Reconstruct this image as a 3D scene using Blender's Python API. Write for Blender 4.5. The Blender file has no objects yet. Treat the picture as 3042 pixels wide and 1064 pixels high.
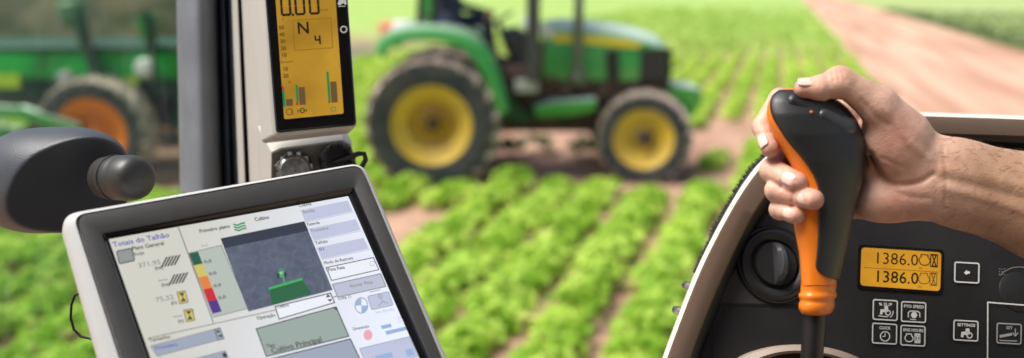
import bpy, bmesh, math, random
import numpy as np
from mathutils import Vector, Matrix
random.seed(7); rng = np.random.default_rng(11)
scene = bpy.context.scene
col = scene.collection
R = math.radians

# ------------------------------------------------------------------ camera
W0, H0, F = 3042.0, 1064.0, 2500.0
CX, CY = W0/2, H0/2
CAMZ, PITCH = 2.3, R(13.2)
CAM = Vector((0, 0, CAMZ))
FW = Vector((0, math.cos(PITCH), -math.sin(PITCH)))
RT = Vector((1, 0, 0))
UP = Vector((0, math.sin(PITCH), math.cos(PITCH)))
def ray(px, py): return FW + RT*((px-CX)/F) - UP*((py-CY)/F)
def P(px, py, d): return CAM + ray(px, py)*d                 # point at depth d along the view axis
def G(px, py, z=0.0):                                         # point on the ground
    r = ray(px, py); return CAM + r*((z-CAMZ)/r.z)
def Wy(px, py, y):                                            # point on the vertical plane world-y = y
    r = ray(px, py); return CAM + r*(y/r.y)
def cdir(a, b, c): return (RT*a - UP*b + FW*c).normalized()   # right, down, forward
class Plane:
    def __init__(s, px, py, d, h, up):
        s.o = P(px, py, d); s.h = cdir(*h)
        u = cdir(*up); s.n = s.h.cross(u).normalized()
        if s.n.dot(FW) > 0: s.n = -s.n                         # towards the viewer
    def __call__(s, px, py, off=0.0):
        r = ray(px, py); t = (s.o + s.n*off - CAM).dot(s.n)/r.dot(s.n)
        return CAM + r*t
    def at(s, px, py, off=0.0): return s(px, py) + s.n*off

cam = bpy.data.cameras.new('camera'); camo = bpy.data.objects.new('camera', cam); col.objects.link(camo)
camo.location = CAM; camo.rotation_euler = (math.pi/2 - PITCH, 0, 0)
cam.sensor_width = 36; cam.lens = F/W0*36; cam.clip_start = 0.05; cam.clip_end = 2000
cam.dof.use_dof = True; cam.dof.focus_distance = 0.73; cam.dof.aperture_fstop = 2.6
scene.camera = camo

# ------------------------------------------------------------------ materials
def new_mat(name):
    m = bpy.data.materials.new(name); m.use_nodes = True
    nt = m.node_tree; b = nt.nodes['Principled BSDF']; return m, nt, b
def mat(name, c, rough=0.5, metal=0.0, vary=0.12, scale=30.0, bump=0.0, bscale=None, spec=0.5, dust=None, dscale=6.0, damt=0.5):
    m, nt, b = new_mat(name)
    tc = nt.nodes.new('ShaderNodeTexCoord')
    nz = nt.nodes.new('ShaderNodeTexNoise'); nz.inputs['Scale'].default_value = scale; nz.inputs['Detail'].default_value = 5
    nt.links.new(tc.outputs['Object'], nz.inputs['Vector'])
    rp = nt.nodes.new('ShaderNodeValToRGB')
    rp.color_ramp.elements[0].position = 0.3; rp.color_ramp.elements[1].position = 0.7
    rp.color_ramp.elements[0].color = (*[max(0, x*(1-vary)) for x in c], 1)
    rp.color_ramp.elements[1].color = (*[min(1, x*(1+vary)) for x in c], 1)
    nt.links.new(nz.outputs['Fac'], rp.inputs['Fac'])
    out = rp.outputs['Color']
    if dust:
        n2 = nt.nodes.new('ShaderNodeTexNoise'); n2.inputs['Scale'].default_value = dscale; n2.inputs['Detail'].default_value = 6
        nt.links.new(tc.outputs['Object'], n2.inputs['Vector'])
        r2 = nt.nodes.new('ShaderNodeValToRGB'); r2.color_ramp.elements[0].position = 0.38; r2.color_ramp.elements[1].position = 0.66
        r2.color_ramp.elements[1].color = (damt, damt, damt, 1)
        nt.links.new(n2.outputs['Fac'], r2.inputs['Fac'])
        mx = nt.nodes.new('ShaderNodeMixRGB'); mx.inputs['Color2'].default_value = (*dust, 1)
        nt.links.new(r2.outputs['Color'], mx.inputs['Fac']); nt.links.new(out, mx.inputs['Color1']); out = mx.outputs['Color']
    nt.links.new(out, b.inputs['Base Color'])
    b.inputs['Roughness'].default_value = rough; b.inputs['Metallic'].default_value = metal
    b.inputs['Specular IOR Level'].default_value = spec
    if bump:
        n3 = nt.nodes.new('ShaderNodeTexNoise'); n3.inputs['Scale'].default_value = bscale or scale*8; n3.inputs['Detail'].default_value = 4
        nt.links.new(tc.outputs['Object'], n3.inputs['Vector'])
        bp = nt.nodes.new('ShaderNodeBump'); bp.inputs['Strength'].default_value = bump; bp.inputs['Distance'].default_value = 0.002
        nt.links.new(n3.outputs['Fac'], bp.inputs['Height']); nt.links.new(bp.outputs['Normal'], b.inputs['Normal'])
    return m
def glow(name, c, strength=1.0, rough=0.25, noise=0.0, spec=0.25, c2=None):
    m, nt, b = new_mat(name)
    b.inputs['Base Color'].default_value = (0.01, 0.01, 0.01, 1); b.inputs['Roughness'].default_value = rough
    b.inputs['Specular IOR Level'].default_value = spec
    b.inputs['Emission Strength'].default_value = strength
    b.inputs['Emission Color'].default_value = (*c, 1)
    if noise:
        tc = nt.nodes.new('ShaderNodeTexCoord'); nz = nt.nodes.new('ShaderNodeTexNoise'); nz.inputs['Scale'].default_value = 14
        nz.inputs['Detail'].default_value = 3
        nt.links.new(tc.outputs['Object'], nz.inputs['Vector'])
        rp = nt.nodes.new('ShaderNodeValToRGB'); rp.color_ramp.elements[0].position = 0.3; rp.color_ramp.elements[1].position = 0.7
        rp.color_ramp.elements[0].color = (*[x*(1-noise) for x in c], 1); rp.color_ramp.elements[1].color = (*(c2 or c), 1)
        nt.links.new(nz.outputs['Fac'], rp.inputs['Fac']); nt.links.new(rp.outputs['Color'], b.inputs['Emission Color'])
    return m
def leafy(name, c1, c2, transl=0.35, scale=3.0):
    m, nt, b = new_mat(name)
    tc = nt.nodes.new('ShaderNodeTexCoord'); ge = nt.nodes.new('ShaderNodeNewGeometry')
    nz = nt.nodes.new('ShaderNodeTexNoise'); nz.inputs['Scale'].default_value = scale; nz.inputs['Detail'].default_value = 3
    nt.links.new(ge.outputs['Position'], nz.inputs['Vector'])
    rp = nt.nodes.new('ShaderNodeValToRGB'); rp.color_ramp.elements[0].position = 0.35; rp.color_ramp.elements[1].position = 0.65
    rp.color_ramp.elements[0].color = (*c1, 1); rp.color_ramp.elements[1].color = (*c2, 1)
    ad = nt.nodes.new('ShaderNodeMath'); ad.operation = 'MULTIPLY_ADD'; ad.inputs[1].default_value = 0.35; ad.inputs[2].default_value = -0.17
    nt.links.new(ge.outputs['Random Per Island'], ad.inputs[0])
    a2 = nt.nodes.new('ShaderNodeMath'); a2.operation = 'ADD'
    nt.links.new(nz.outputs['Fac'], a2.inputs[0]); nt.links.new(ad.outputs[0], a2.inputs[1])
    nt.links.new(a2.outputs[0], rp.inputs['Fac'])
    nt.links.new(rp.outputs['Color'], b.inputs['Base Color']); b.inputs['Roughness'].default_value = 0.55
    b.inputs['Specular IOR Level'].default_value = 0.3
    tr = nt.nodes.new('ShaderNodeBsdfTranslucent'); nt.links.new(rp.outputs['Color'], tr.inputs['Color'])
    mx = nt.nodes.new('ShaderNodeMixShader'); mx.inputs[0].default_value = transl
    nt.links.new(b.outputs[0], mx.inputs[1]); nt.links.new(tr.outputs[0], mx.inputs[2])
    nt.links.new(mx.outputs[0], nt.nodes['Material Output'].inputs['Surface'])
    return m
M = {}
M['bezel'] = mat('bezel_grey', (0.036, 0.035, 0.032), 0.5, vary=0.1, scale=60, bump=0.25, bscale=1500)
M['silver'] = mat('silver_plastic', (0.50, 0.50, 0.485), 0.38, vary=0.05, scale=12)
M['black'] = mat('black_plastic', (0.012, 0.012, 0.013), 0.45, vary=0.15, bump=0.1, bscale=900)
M['gloss_black'] = mat('gloss_black', (0.006, 0.006, 0.007), 0.15, vary=0.1)
M['beige'] = mat('beige_plastic', (0.47, 0.45, 0.40), 0.5, vary=0.05, scale=15, bump=0.1, bscale=900)
M['beige_dark'] = mat('taupe_plastic', (0.17, 0.155, 0.13), 0.5, vary=0.07, scale=15, bump=0.1, bscale=900)
M['tan'] = mat('tan_plastic', (0.20, 0.135, 0.095), 0.45, vary=0.06, scale=12, bump=0.15, bscale=900)
M['cream'] = mat('cream_plastic', (0.72, 0.67, 0.57), 0.35, vary=0.05)
M['panel'] = mat('dark_panel', (0.012, 0.0112, 0.0105), 0.48, vary=0.2, scale=25, bump=0.25, bscale=1400, spec=0.35, dust=(0.035, 0.032, 0.03), dscale=9, damt=0.35)
M['panel2'] = mat('dark_groove', (0.005, 0.005, 0.005), 0.5)
M['pillar'] = mat('grey_pillar', (0.16, 0.172, 0.19), 0.5, vary=0.14, scale=18, bump=0.15, bscale=500, dust=(0.22, 0.23, 0.24), dscale=9, damt=0.25)
M['rubber'] = mat('black_rubber', (0.04, 0.046, 0.058), 0.45, vary=0.2, dust=(0.12, 0.13, 0.14), dscale=12, damt=0.3)
M['housing'] = mat('dark_grey_plastic', (0.05, 0.056, 0.066), 0.42, vary=0.12, scale=20, bump=0.25, bscale=900)
M['knob'] = mat('knob_plastic', (0.033, 0.032, 0.028), 0.42, vary=0.1)
M['orange'] = mat('orange_plastic', (0.80, 0.20, 0.012), 0.33, vary=0.05, scale=20)
M['grip'] = mat('black_soft_grip', (0.016, 0.017, 0.017), 0.38, vary=0.2, scale=25, bump=0.15, bscale=1200, dust=(0.035, 0.033, 0.03), dscale=14, damt=0.25)
M['white_ink'] = mat('white_ink', (0.62, 0.62, 0.58), 0.5, vary=0.03)
M['grey_ink'] = mat('grey_ink', (0.25, 0.25, 0.24), 0.5, vary=0.03)
M['chrome'] = mat('chrome', (0.30, 0.29, 0.28), 0.3, 0.9, vary=0.4, scale=200)
M['green'] = mat('green_paint', (0.016, 0.34, 0.045), 0.32, vary=0.15, scale=3, dust=(0.22, 0.19, 0.11), dscale=3, damt=0.25)
M['green2'] = mat('green_paint_machine', (0.008, 0.36, 0.05), 0.4, vary=0.75, scale=1.6, dust=(0.08, 0.25, 0.07), dscale=2.5, damt=0.3, spec=0.25)
for k_ in ('green',):
    b_ = M[k_].node_tree.nodes['Principled BSDF']; b_.inputs['Coat Weight'].default_value = 0.6; b_.inputs['Coat Roughness'].default_value = 0.12
def top_highlight(m, c, amt):  # paints a pale sky highlight into the base colour of upward faces
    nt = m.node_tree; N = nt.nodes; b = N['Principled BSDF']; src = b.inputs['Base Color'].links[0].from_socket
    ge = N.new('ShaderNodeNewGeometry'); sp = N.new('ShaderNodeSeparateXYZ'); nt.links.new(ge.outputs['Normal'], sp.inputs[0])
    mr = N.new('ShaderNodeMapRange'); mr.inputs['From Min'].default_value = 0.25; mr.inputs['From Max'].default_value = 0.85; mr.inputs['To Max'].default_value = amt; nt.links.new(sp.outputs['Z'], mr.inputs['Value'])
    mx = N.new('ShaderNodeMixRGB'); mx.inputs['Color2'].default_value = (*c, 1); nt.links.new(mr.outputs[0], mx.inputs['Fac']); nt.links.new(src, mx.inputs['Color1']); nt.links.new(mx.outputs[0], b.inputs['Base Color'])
top_highlight(M['green'], (0.66, 0.78, 0.70), 0.92)
M['dkgreen'] = mat('dark_green_paint', (0.01, 0.07, 0.03), 0.5, vary=0.3, scale=4)
M['yellow'] = mat('yellow_paint', (0.78, 0.52, 0.06), 0.4, vary=0.1, scale=5, dust=(0.5, 0.36, 0.16), dscale=4, damt=0.4)
M['yellow2'] = mat('yellow_dish_paint', (0.62, 0.35, 0.02), 0.4, vary=0.15, scale=5, dust=(0.42, 0.3, 0.14), dscale=4, damt=0.3)
M['stripe'] = mat('yellow_stripe', (0.85, 0.68, 0.04), 0.4, vary=0.05)
M['tyre'] = mat('dusty_tyre', (0.030, 0.038, 0.042), 0.8, vary=0.25, scale=8, dust=(0.10, 0.09, 0.08), dscale=4, damt=0.6)
M['tread'] = mat('dusty_tread', (0.46, 0.37, 0.30), 0.9, vary=0.25, scale=10, dust=(0.10, 0.085, 0.075), dscale=8, damt=0.45)
M['dirty'] = mat('dirty_iron', (0.075, 0.05, 0.04), 0.8, vary=0.4, scale=5, dust=(0.17, 0.10, 0.07), dscale=4, damt=0.7)
M['dark_iron'] = mat('dark_iron', (0.03, 0.028, 0.027), 0.6, vary=0.3)
M['post'] = mat('dark_post', (0.05, 0.055, 0.055), 0.5, vary=0.2)
M['pipe'] = mat('exhaust_metal', (0.16, 0.18, 0.14), 0.5, 0.2, vary=0.3, scale=4)
M['orange_rim'] = mat('orange_rim_paint', (0.95, 0.26, 0.008), 0.45, vary=0.1, scale=4, dust=(0.5, 0.18, 0.04), dscale=4, damt=0.35, spec=0.3)
M['lamp'] = mat('lamp_glass', (0.75, 0.75, 0.75), 0.25)
M['red_lamp'] = mat('red_lamp', (0.85, 0.22, 0.13), 0.3, vary=0.05)
M['navy'] = mat('navy_cloth', (0.02, 0.028, 0.06), 0.9, vary=0.25, scale=10)
M['skin_far'] = mat('skin_far', (0.42, 0.25, 0.17), 0.6)
M['straw'] = mat('straw_hat', (0.5, 0.4, 0.25), 0.8)

# ------------------------------------------------------------------ mesh building
def empty(name, loc, label, cat, group=None):
    o = bpy.data.objects.new(name, None); col.objects.link(o); o.location = loc; o.empty_display_size = 0.1
    o['label'] = label; o['category'] = cat
    if group: o['group'] = group
    return o
def tag(o, label, cat, group=None, kind=None):
    o['label'] = label; o['category'] = cat
    if group: o['group'] = group
    if kind: o['kind'] = kind
    return o
def root_loc(o):
    v = Vector((0, 0, 0))
    while o is not None: v = v + Vector(o.location); o = o.parent
    return v
class MB:
    def __init__(s): s.v = []; s.f = []; s.m = []
    def add(s, vs, fs, mi=0):
        k = len(s.v); s.v += [tuple(v) for v in vs]; s.f += [tuple(i+k for i in f) for f in fs]; s.m += [mi]*len(fs); return s
    def box(s, c, size, rot=None, mi=0):
        c = Vector(c); sx, sy, sz = [x/2 for x in size]
        vs = [Vector((x*sx, y*sy, z*sz)) for x in (-1, 1) for y in (-1, 1) for z in (-1, 1)]
        if rot is not None: vs = [rot @ v for v in vs]
        return s.add([c+v for v in vs], [(0,1,3,2),(4,6,7,5),(0,4,5,1),(2,3,7,6),(0,2,6,4),(1,5,7,3)], mi)
    def bar(s, a, b, w, h, mi=0, up=(0,0,1)):
        a, b = Vector(a), Vector(b); d = b-a; x = d.normalized(); u = Vector(up)
        if abs(x.dot(u)) > 0.95: u = Vector((0,1,0))
        y = u.cross(x).normalized(); z = x.cross(y)
        return s.box((a+b)/2, (d.length, w, h), Matrix((x, y, z)).transposed(), mi)
    def loft(s, rings, closed=True, caps=True, mi=0):
        n = len(rings[0]); vs = [p for r in rings for p in r]; fs = []
        for i in range(len(rings)-1):
            for j in range(n if closed else n-1):
                k = (j+1) % n; fs.append((i*n+j, i*n+k, (i+1)*n+k, (i+1)*n+j))
        if caps: fs.append(tuple(range(n))[::-1]); fs.append(tuple((len(rings)-1)*n+j for j in range(n)))
        return s.add(vs, fs, mi)
    def prism(s, poly, vec, mi=0):
        vec = Vector(vec); return s.loft([[Vector(p) for p in poly], [Vector(p)+vec for p in poly]], mi=mi)
    def tube(s, path, r, n=12, mi=0, caps=True):
        path = [Vector(p) for p in path]; rs = r if isinstance(r, (list, tuple)) else [r]*len(path); rings = []
        t0 = (path[1]-path[0]).normalized(); u = t0.orthogonal().normalized()
        for i, p in enumerate(path):
            t = (path[min(i+1, len(path)-1)]-path[max(i-1, 0)]).normalized()
            u = (u - t*u.dot(t)).normalized(); v = t.cross(u)
            rings.append([p + (u*math.cos(2*math.pi*k/n) + v*math.sin(2*math.pi*k/n))*rs[i] for k in range(n)])
        return s.loft(rings, caps=caps, mi=mi)
    def lathe(s, prof, c, axis, n=48, mi=0, caps=False):
        c = Vector(c); a = Vector(axis).normalized(); u = a.orthogonal().normalized(); v = a.cross(u)
        rings = [[c + a*h + (u*math.cos(2*math.pi*k/n)+v*math.sin(2*math.pi*k/n))*r for k in range(n)] for r, h in prof]
        return s.loft(rings, caps=caps, mi=mi)
    def ball(s, c, r, n=14, mi=0, sc=(1,1,1)):
        c = Vector(c); rings = []
        for i in range(1, n):
            t = math.pi*i/n
            rings.append([c+Vector((math.sin(t)*math.cos(2*math.pi*k/(2*n))*r*sc[0], math.sin(t)*math.sin(2*math.pi*k/(2*n))*r*sc[1], math.cos(t)*r*sc[2])) for k in range(2*n)])
        return s.loft(rings, mi=mi)
    def build(s, name, mats, parent=None, smooth=None, bevel=0.0, bseg=2, loc=None, recalc=True, subsurf=0):
        if not isinstance(mats, (list, tuple)): mats = [mats]
        base = root_loc(parent) if parent is not None else (Vector(loc) if loc is not None else Vector((0,0,0)))
        me = bpy.data.meshes.new(name); me.from_pydata([tuple(Vector(v)-base) for v in s.v], [], s.f)
        for m in mats: me.materials.append(m)
        if len(mats) > 1: me.polygons.foreach_set('material_index', s.m)
        me.update()
        if recalc:
            bm = bmesh.new(); bm.from_mesh(me); bmesh.ops.recalc_face_normals(bm, faces=bm.faces); bm.to_mesh(me); bm.free()
        if smooth is not None:
            me.polygons.foreach_set('use_smooth', [True]*len(me.polygons))
            if smooth < 180: me.set_sharp_from_angle(angle=R(smooth))
        o = bpy.data.objects.new(name, me); col.objects.link(o)
        if parent is not None: o.parent = parent
        else: o.location = base
        if bevel:
            b = o.modifiers.new('Bevel', 'BEVEL'); b.width = bevel; b.segments = bseg; b.limit_method = 'ANGLE'; b.angle_limit = R(35)
            me.polygons.foreach_set('use_smooth', [True]*len(me.polygons)); b.harden_normals = False
            me.set_sharp_from_angle(angle=R(30)) if smooth is None else None
        if subsurf:
            b = o.modifiers.new('Subdivision', 'SUBSURF'); b.levels = b.render_levels = subsurf
        return o
def smoothpath(pts, n=8):                                      # Catmull-Rom through 2D/3D tuples
    pts = [np.array(p, float) for p in pts]; out = []
    q = [2*pts[0]-pts[1]] + pts + [2*pts[-1]-pts[-2]]
    for i in range(1, len(q)-2):
        for k in range(n):
            t = k/n; a, b, c, d = q[i-1], q[i], q[i+1], q[i+2]
            out.append(0.5*((2*b)+(-a+c)*t+(2*a-5*b+4*c-d)*t*t+(-a+3*b-3*c+d)*t**3))
    out.append(pts[-1]); return [tuple(p) for p in out]
def rquad(c, r, n=6):                                           # rounded quad in pixels: TL, TR, BR, BL
    out = []; rr = r if isinstance(r, (list, tuple)) else [r]*4
    for i in range(4):
        p = np.array(c[i], float); a = np.array(c[i-1], float)-p; b = np.array(c[(i+1) % 4], float)-p
        a = p + a/np.linalg.norm(a)*rr[i]; b = p + b/np.linalg.norm(b)*rr[i]
        for k in range(n+1):
            t = k/n; out.append(tuple((1-t)**2*a+2*t*(1-t)*p+t*t*b))
    return out
def text_mesh(s):
    cu = bpy.data.curves.new('txt', 'FONT'); cu.body = s; cu.resolution_u = 2
    o = bpy.data.objects.new('txt', cu); col.objects.link(o)
    bpy.context.view_layer.update()
    me = bpy.data.meshes.new_from_object(o.evaluated_get(bpy.context.evaluated_depsgraph_get()))
    vs = [tuple(v.co)[:2] for v in me.vertices]; fs = [tuple(p.vertices) for p in me.polygons]
    bpy.data.objects.remove(o); bpy.data.curves.remove(cu); bpy.data.meshes.remove(me)
    return vs, fs
def put_text(mb, pl, s, x, y, hpx, ex, ey, off, mi=0, width=None, bold=0):
    """text with its base line starting at pixel (x, y); ex, ey = pixel directions of right and up; hpx = cap height"""
    vs, fs = text_mesh(s)
    if not vs: return
    k = hpx/0.69; ex = np.array(ex, float); ey = np.array(ey, float); ex /= np.linalg.norm(ex); ey /= np.linalg.norm(ey)
    kx = k
    if width: kx = width/(max(v[0] for v in vs))
    for bx, by in ([(0, 0)] if not bold else [(0, 0), (bold, 0), (0, bold), (bold, bold)]):
        mb.add([pl.at(*(np.array((x+bx, y+by))+ex*v[0]*kx+ey*v[1]*k), off + (bx+2*by)*1e-5) for v in vs], fs, mi)
def fill(mb, pl, poly, off, mi=0): mb.add([pl.at(p[0], p[1], off) for p in poly], [tuple(range(len(poly)))], mi)
def stroke(mb, pl, pts, w, off, mi=0, close=False):
    pts = [np.array(p, float) for p in pts]
    if close: pts = pts+[pts[0]]
    for i, (a, b) in enumerate(zip(pts, pts[1:])):
        d = b-a; L = np.linalg.norm(d)
        if L < 1e-6: continue
        d /= L; nn = np.array((-d[1], d[0]))*w/2; a2 = a-d*w*0.3; b2 = b+d*w*0.3
        mb.add([pl.at(*q, off+(i % 2)*2e-5) for q in (a2+nn, b2+nn, b2-nn, a2-nn)], [(0, 1, 2, 3)], mi)
def disc(c, rx, ry=None, n=20, a0=0, a1=360):
    ry = ry or rx
    return [(c[0]+rx*math.cos(R(a0+(a1-a0)*k/n)), c[1]-ry*math.sin(R(a0+(a1-a0)*k/n))) for k in range(n if a1-a0 == 360 else n+1)]

# ------------------------------------------------------------------ signed-distance surfaces (for body, hand, soft housings)
def sd_cap(Pt, a, b, r1, r2, zs=1.0):
    a = np.array(a, np.float32); b = np.array(b, np.float32); s = np.array((1, 1, zs), np.float32)
    a = a*s; b = b*s; q = [Pt[i]*s[i]-a[i] for i in range(3)]; ba = b-a; L = float((ba*ba).sum()) + 1e-9
    t = np.clip((q[0]*ba[0]+q[1]*ba[1]+q[2]*ba[2])/L, 0, 1)
    return np.sqrt(sum((q[i]-t*ba[i])**2 for i in range(3))) - (r1+(r2-r1)*t)
def sd_ell(Pt, c, r, rot=0.0):
    x, y, z = Pt[0]-c[0], Pt[1]-c[1], Pt[2]-c[2]
    if rot: ca, sa = math.cos(R(rot)), math.sin(R(rot)); x, y = x*ca+y*sa, -x*sa+y*ca
    k0 = np.sqrt((x/r[0])**2+(y/r[1])**2+(z/r[2])**2); k1 = np.sqrt((x/r[0]**2)**2+(y/r[1]**2)**2+(z/r[2]**2)**2)+1e-9
    return k0*(k0-1)/k1
def smin(a, b, k):
    h = np.clip(0.5+0.5*(b-a)/k, 0, 1); return b+(a-b)*h-k*h*(1-h)
def smax(a, b, k): return -smin(-a, -b, k)
def grid(lo, hi, h):
    ax = [np.arange(lo[i], hi[i]+h, h, dtype=np.float32) for i in range(3)]
    return np.meshgrid(*ax, indexing='ij')
def surface_nets(f, lo, h):
    ins = f < 0; nx, ny, nz = f.shape
    cnt = np.zeros((nx-1, ny-1, nz-1), np.float32); acc = np.zeros((3, nx-1, ny-1, nz-1), np.float32)
    def sl(o): return tuple(slice(o[i], f.shape[i]-1+o[i]) for i in range(3))
    for ax in range(3):
        oth = [i for i in range(3) if i != ax]
        for da in (0, 1):
            for db in (0, 1):
                o0 = [0, 0, 0]; o0[oth[0]] = da; o0[oth[1]] = db; o1 = list(o0); o1[ax] = 1
                A, B = f[sl(o0)], f[sl(o1)]; cr = ins[sl(o0)] != ins[sl(o1)]
                t = np.where(cr, A/np.where(cr, A-B, 1), 0)
                cnt += cr; acc[ax] += np.where(cr, t, 0); acc[oth[0]] += cr*da; acc[oth[1]] += cr*db
    act = cnt > 0; idx = np.full(cnt.shape, -1, np.int64); idx[act] = np.arange(act.sum())
    cells = np.argwhere(act); V = (cells + (acc[:, act]/cnt[act]).T)*h + np.array(lo)
    faces = []
    for ax in range(3):
        oth = [i for i in range(3) if i != ax]
        s0 = [slice(1, -1)]*3; s0[ax] = slice(0, -1); s1 = list(s0); s1[ax] = slice(1, None)
        A = ins[tuple(s0)]; B = ins[tuple(s1)]; e = np.argwhere(A != B)
        e[:, oth[0]] += 1; e[:, oth[1]] += 1
        q = []
        for da, db in ((0, 0), (1, 0), (1, 1), (0, 1)):
            c = e.copy(); c[:, oth[0]] -= da; c[:, oth[1]] -= db; q.append(idx[c[:, 0], c[:, 1], c[:, 2]])
        faces.append(np.stack(q, 1))
    return V, np.concatenate(faces)
def relax(V, Fq, it=2, lam=0.4):
    e = np.concatenate([Fq[:, [0, 1]], Fq[:, [1, 2]], Fq[:, [2, 3]], Fq[:, [3, 0]]]); e = np.concatenate([e, e[:, ::-1]])
    for _ in range(it):
        s = np.zeros_like(V); c = np.zeros(len(V)); np.add.at(s, e[:, 0], V[e[:, 1]]); np.add.at(c, e[:, 0], 1)
        V = V*(1-lam)+lam*s/np.maximum(c, 1)[:, None]
    return V

# ------------------------------------------------------------------ sun, sky
SUN_EL, SUN_AZ = 62, 262          # azimuth clockwise from +Y; hazy light from the left, high up and slightly behind
world = bpy.data.worlds.new('World'); scene.world = world; world.use_nodes = True
wn = world.node_tree; sky = wn.nodes.new('ShaderNodeTexSky'); sky.sky_type = 'NISHITA'; sky.sun_disc = False
sky.sun_elevation = R(SUN_EL); sky.sun_rotation = R(SUN_AZ); sky.air_density = 1.0; sky.dust_density = 4.0; sky.ozone_density = 1.0
wn.links.new(sky.outputs[0], wn.nodes['Background'].inputs[0]); wn.nodes['Background'].inputs[1].default_value = 0.15
sun = bpy.data.lights.new('sun', 'SUN'); sun.energy = 5.0; sun.angle = R(32); sun.color = (1.0, 0.97, 0.92)
suno = bpy.data.objects.new('sun', sun); col.objects.link(suno)
sd = Vector((math.sin(R(SUN_AZ))*math.cos(R(SUN_EL)), math.cos(R(SUN_AZ))*math.cos(R(SUN_EL)), math.sin(R(SUN_EL))))
suno.rotation_euler = sd.to_track_quat('Z', 'Y').to_euler(); suno.location = (0, 0, 30)
scene.view_settings.view_transform = 'Standard'; scene.view_settings.look = 'None'; scene.view_settings.exposure = 0

# ------------------------------------------------------------------ ground, field, road
ROW_A = R(17.5)
DU = Vector((math.cos(ROW_A), -math.sin(ROW_A), 0)); DV = Vector((math.sin(ROW_A), math.cos(ROW_A), 0))
def uv(p): return p.dot(DU), p.dot(DV)
def UV(u, v, z=0.0): return DU*u + DV*v + Vector((0, 0, z))
U_GAP = uv(G(1945, 700))[0]
U_ROADL = uv(G(2700, 330))[0]; U_ROADR = uv(G(3042, 150))[0]
ROW = 0.51
def ground_mat():
    m, nt, b = new_mat('red_soil'); N = nt.nodes; Lk = nt.links
    ge = N.new('ShaderNodeNewGeometry'); mp = N.new('ShaderNodeVectorRotate'); mp.rotation_type = 'Z_AXIS'; mp.inputs['Angle'].default_value = ROW_A
    Lk.new(ge.outputs['Position'], mp.inputs['Vector'])
    n1 = N.new('ShaderNodeTexNoise'); n1.inputs['Scale'].default_value = 1.3; n1.inputs['Detail'].default_value = 8; n1.inputs['Roughness'].default_value = 0.65
    Lk.new(ge.outputs['Position'], n1.inputs['Vector'])
    r1 = N.new('ShaderNodeValToRGB'); e = r1.color_ramp.elements; e[0].position = 0.3; e[1].position = 0.7
    e[0].color = (0.24, 0.135, 0.09, 1); e[1].color = (0.55, 0.35, 0.25, 1); Lk.new(n1.outputs['Fac'], r1.inputs['Fac'])
    # far crop canopy
    sx = N.new('ShaderNodeSeparateXYZ'); Lk.new(mp.outputs[0], sx.inputs[0])
    fa = N.new('ShaderNodeMapRange'); fa.interpolation_type = 'SMOOTHSTEP'; fa.inputs['From Min'].default_value = 22; fa.inputs['From Max'].default_value = 42
    Lk.new(sx.outputs['Y'], fa.inputs['Value'])
    n2 = N.new('ShaderNodeTexNoise'); n2.inputs['Scale'].default_value = 0.6; n2.inputs['Detail'].default_value = 8; Lk.new(mp.outputs[0], n2.inputs['Vector'])
    r2 = N.new('ShaderNodeValToRGB'); e = r2.color_ramp.elements; e[0].position = 0.3; e[1].position = 0.7
    e[0].color = (0.24, 0.38, 0.08, 1); e[1].color = (0.37, 0.48, 0.16, 1); Lk.new(n2.outputs['Fac'], r2.inputs['Fac'])
    mx = N.new('ShaderNodeMixRGB'); Lk.new(fa.outputs[0], mx.inputs['Fac']); Lk.new(r1.outputs['Color'], mx.inputs['Color1']); Lk.new(r2.outputs['Color'], mx.inputs['Color2'])
    # brown fallow ground on the far left
    lf = N.new('ShaderNodeMapRange'); lf.interpolation_type = 'SMOOTHSTEP'; lf.inputs['From Min'].default_value = -10.0; lf.inputs['From Max'].default_value = -13.5
    Lk.new(sx.outputs['X'], lf.inputs['Value'])
    lv = N.new('ShaderNodeMapRange'); lv.interpolation_type = 'SMOOTHSTEP'; lv.inputs['From Min'].default_value = 34; lv.inputs['From Max'].default_value = 24
    Lk.new(sx.outputs['Y'], lv.inputs['Value']); lm = N.new('ShaderNodeMath'); lm.operation = 'MULTIPLY'; Lk.new(lf.outputs[0], lm.inputs[0]); Lk.new(lv.outputs[0], lm.inputs[1])
    m2 = N.new('ShaderNodeMixRGB'); m2.inputs['Color2'].default_value = (0.17, 0.16, 0.11, 1); Lk.new(lm.outputs[0], m2.inputs['Fac']); Lk.new(mx.outputs[0], m2.inputs['Color1'])
    Lk.new(m2.outputs[0], b.inputs['Base Color']); b.inputs['Roughness'].default_value = 0.95; b.inputs['Specular IOR Level'].default_value = 0.1
    bp = N.new('ShaderNodeBump'); bp.inputs['Strength'].default_value = 0.7; bp.inputs['Distance'].default_value = 0.06; Lk.new(n1.outputs['Fac'], bp.inputs['Height']); Lk.new(bp.outputs[0], b.inputs['Normal'])
    return m
mb = MB(); n = 64
mb.add([(0, 0, 0)] + [(700*math.cos(2*math.pi*k/n), 700*math.sin(2*math.pi*k/n), 0) for k in range(n)], [(0, k+1, (k+1) % n+1) for k in range(n)])
g = mb.build('ground', ground_mat()); g['kind'] = 'structure'

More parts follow.
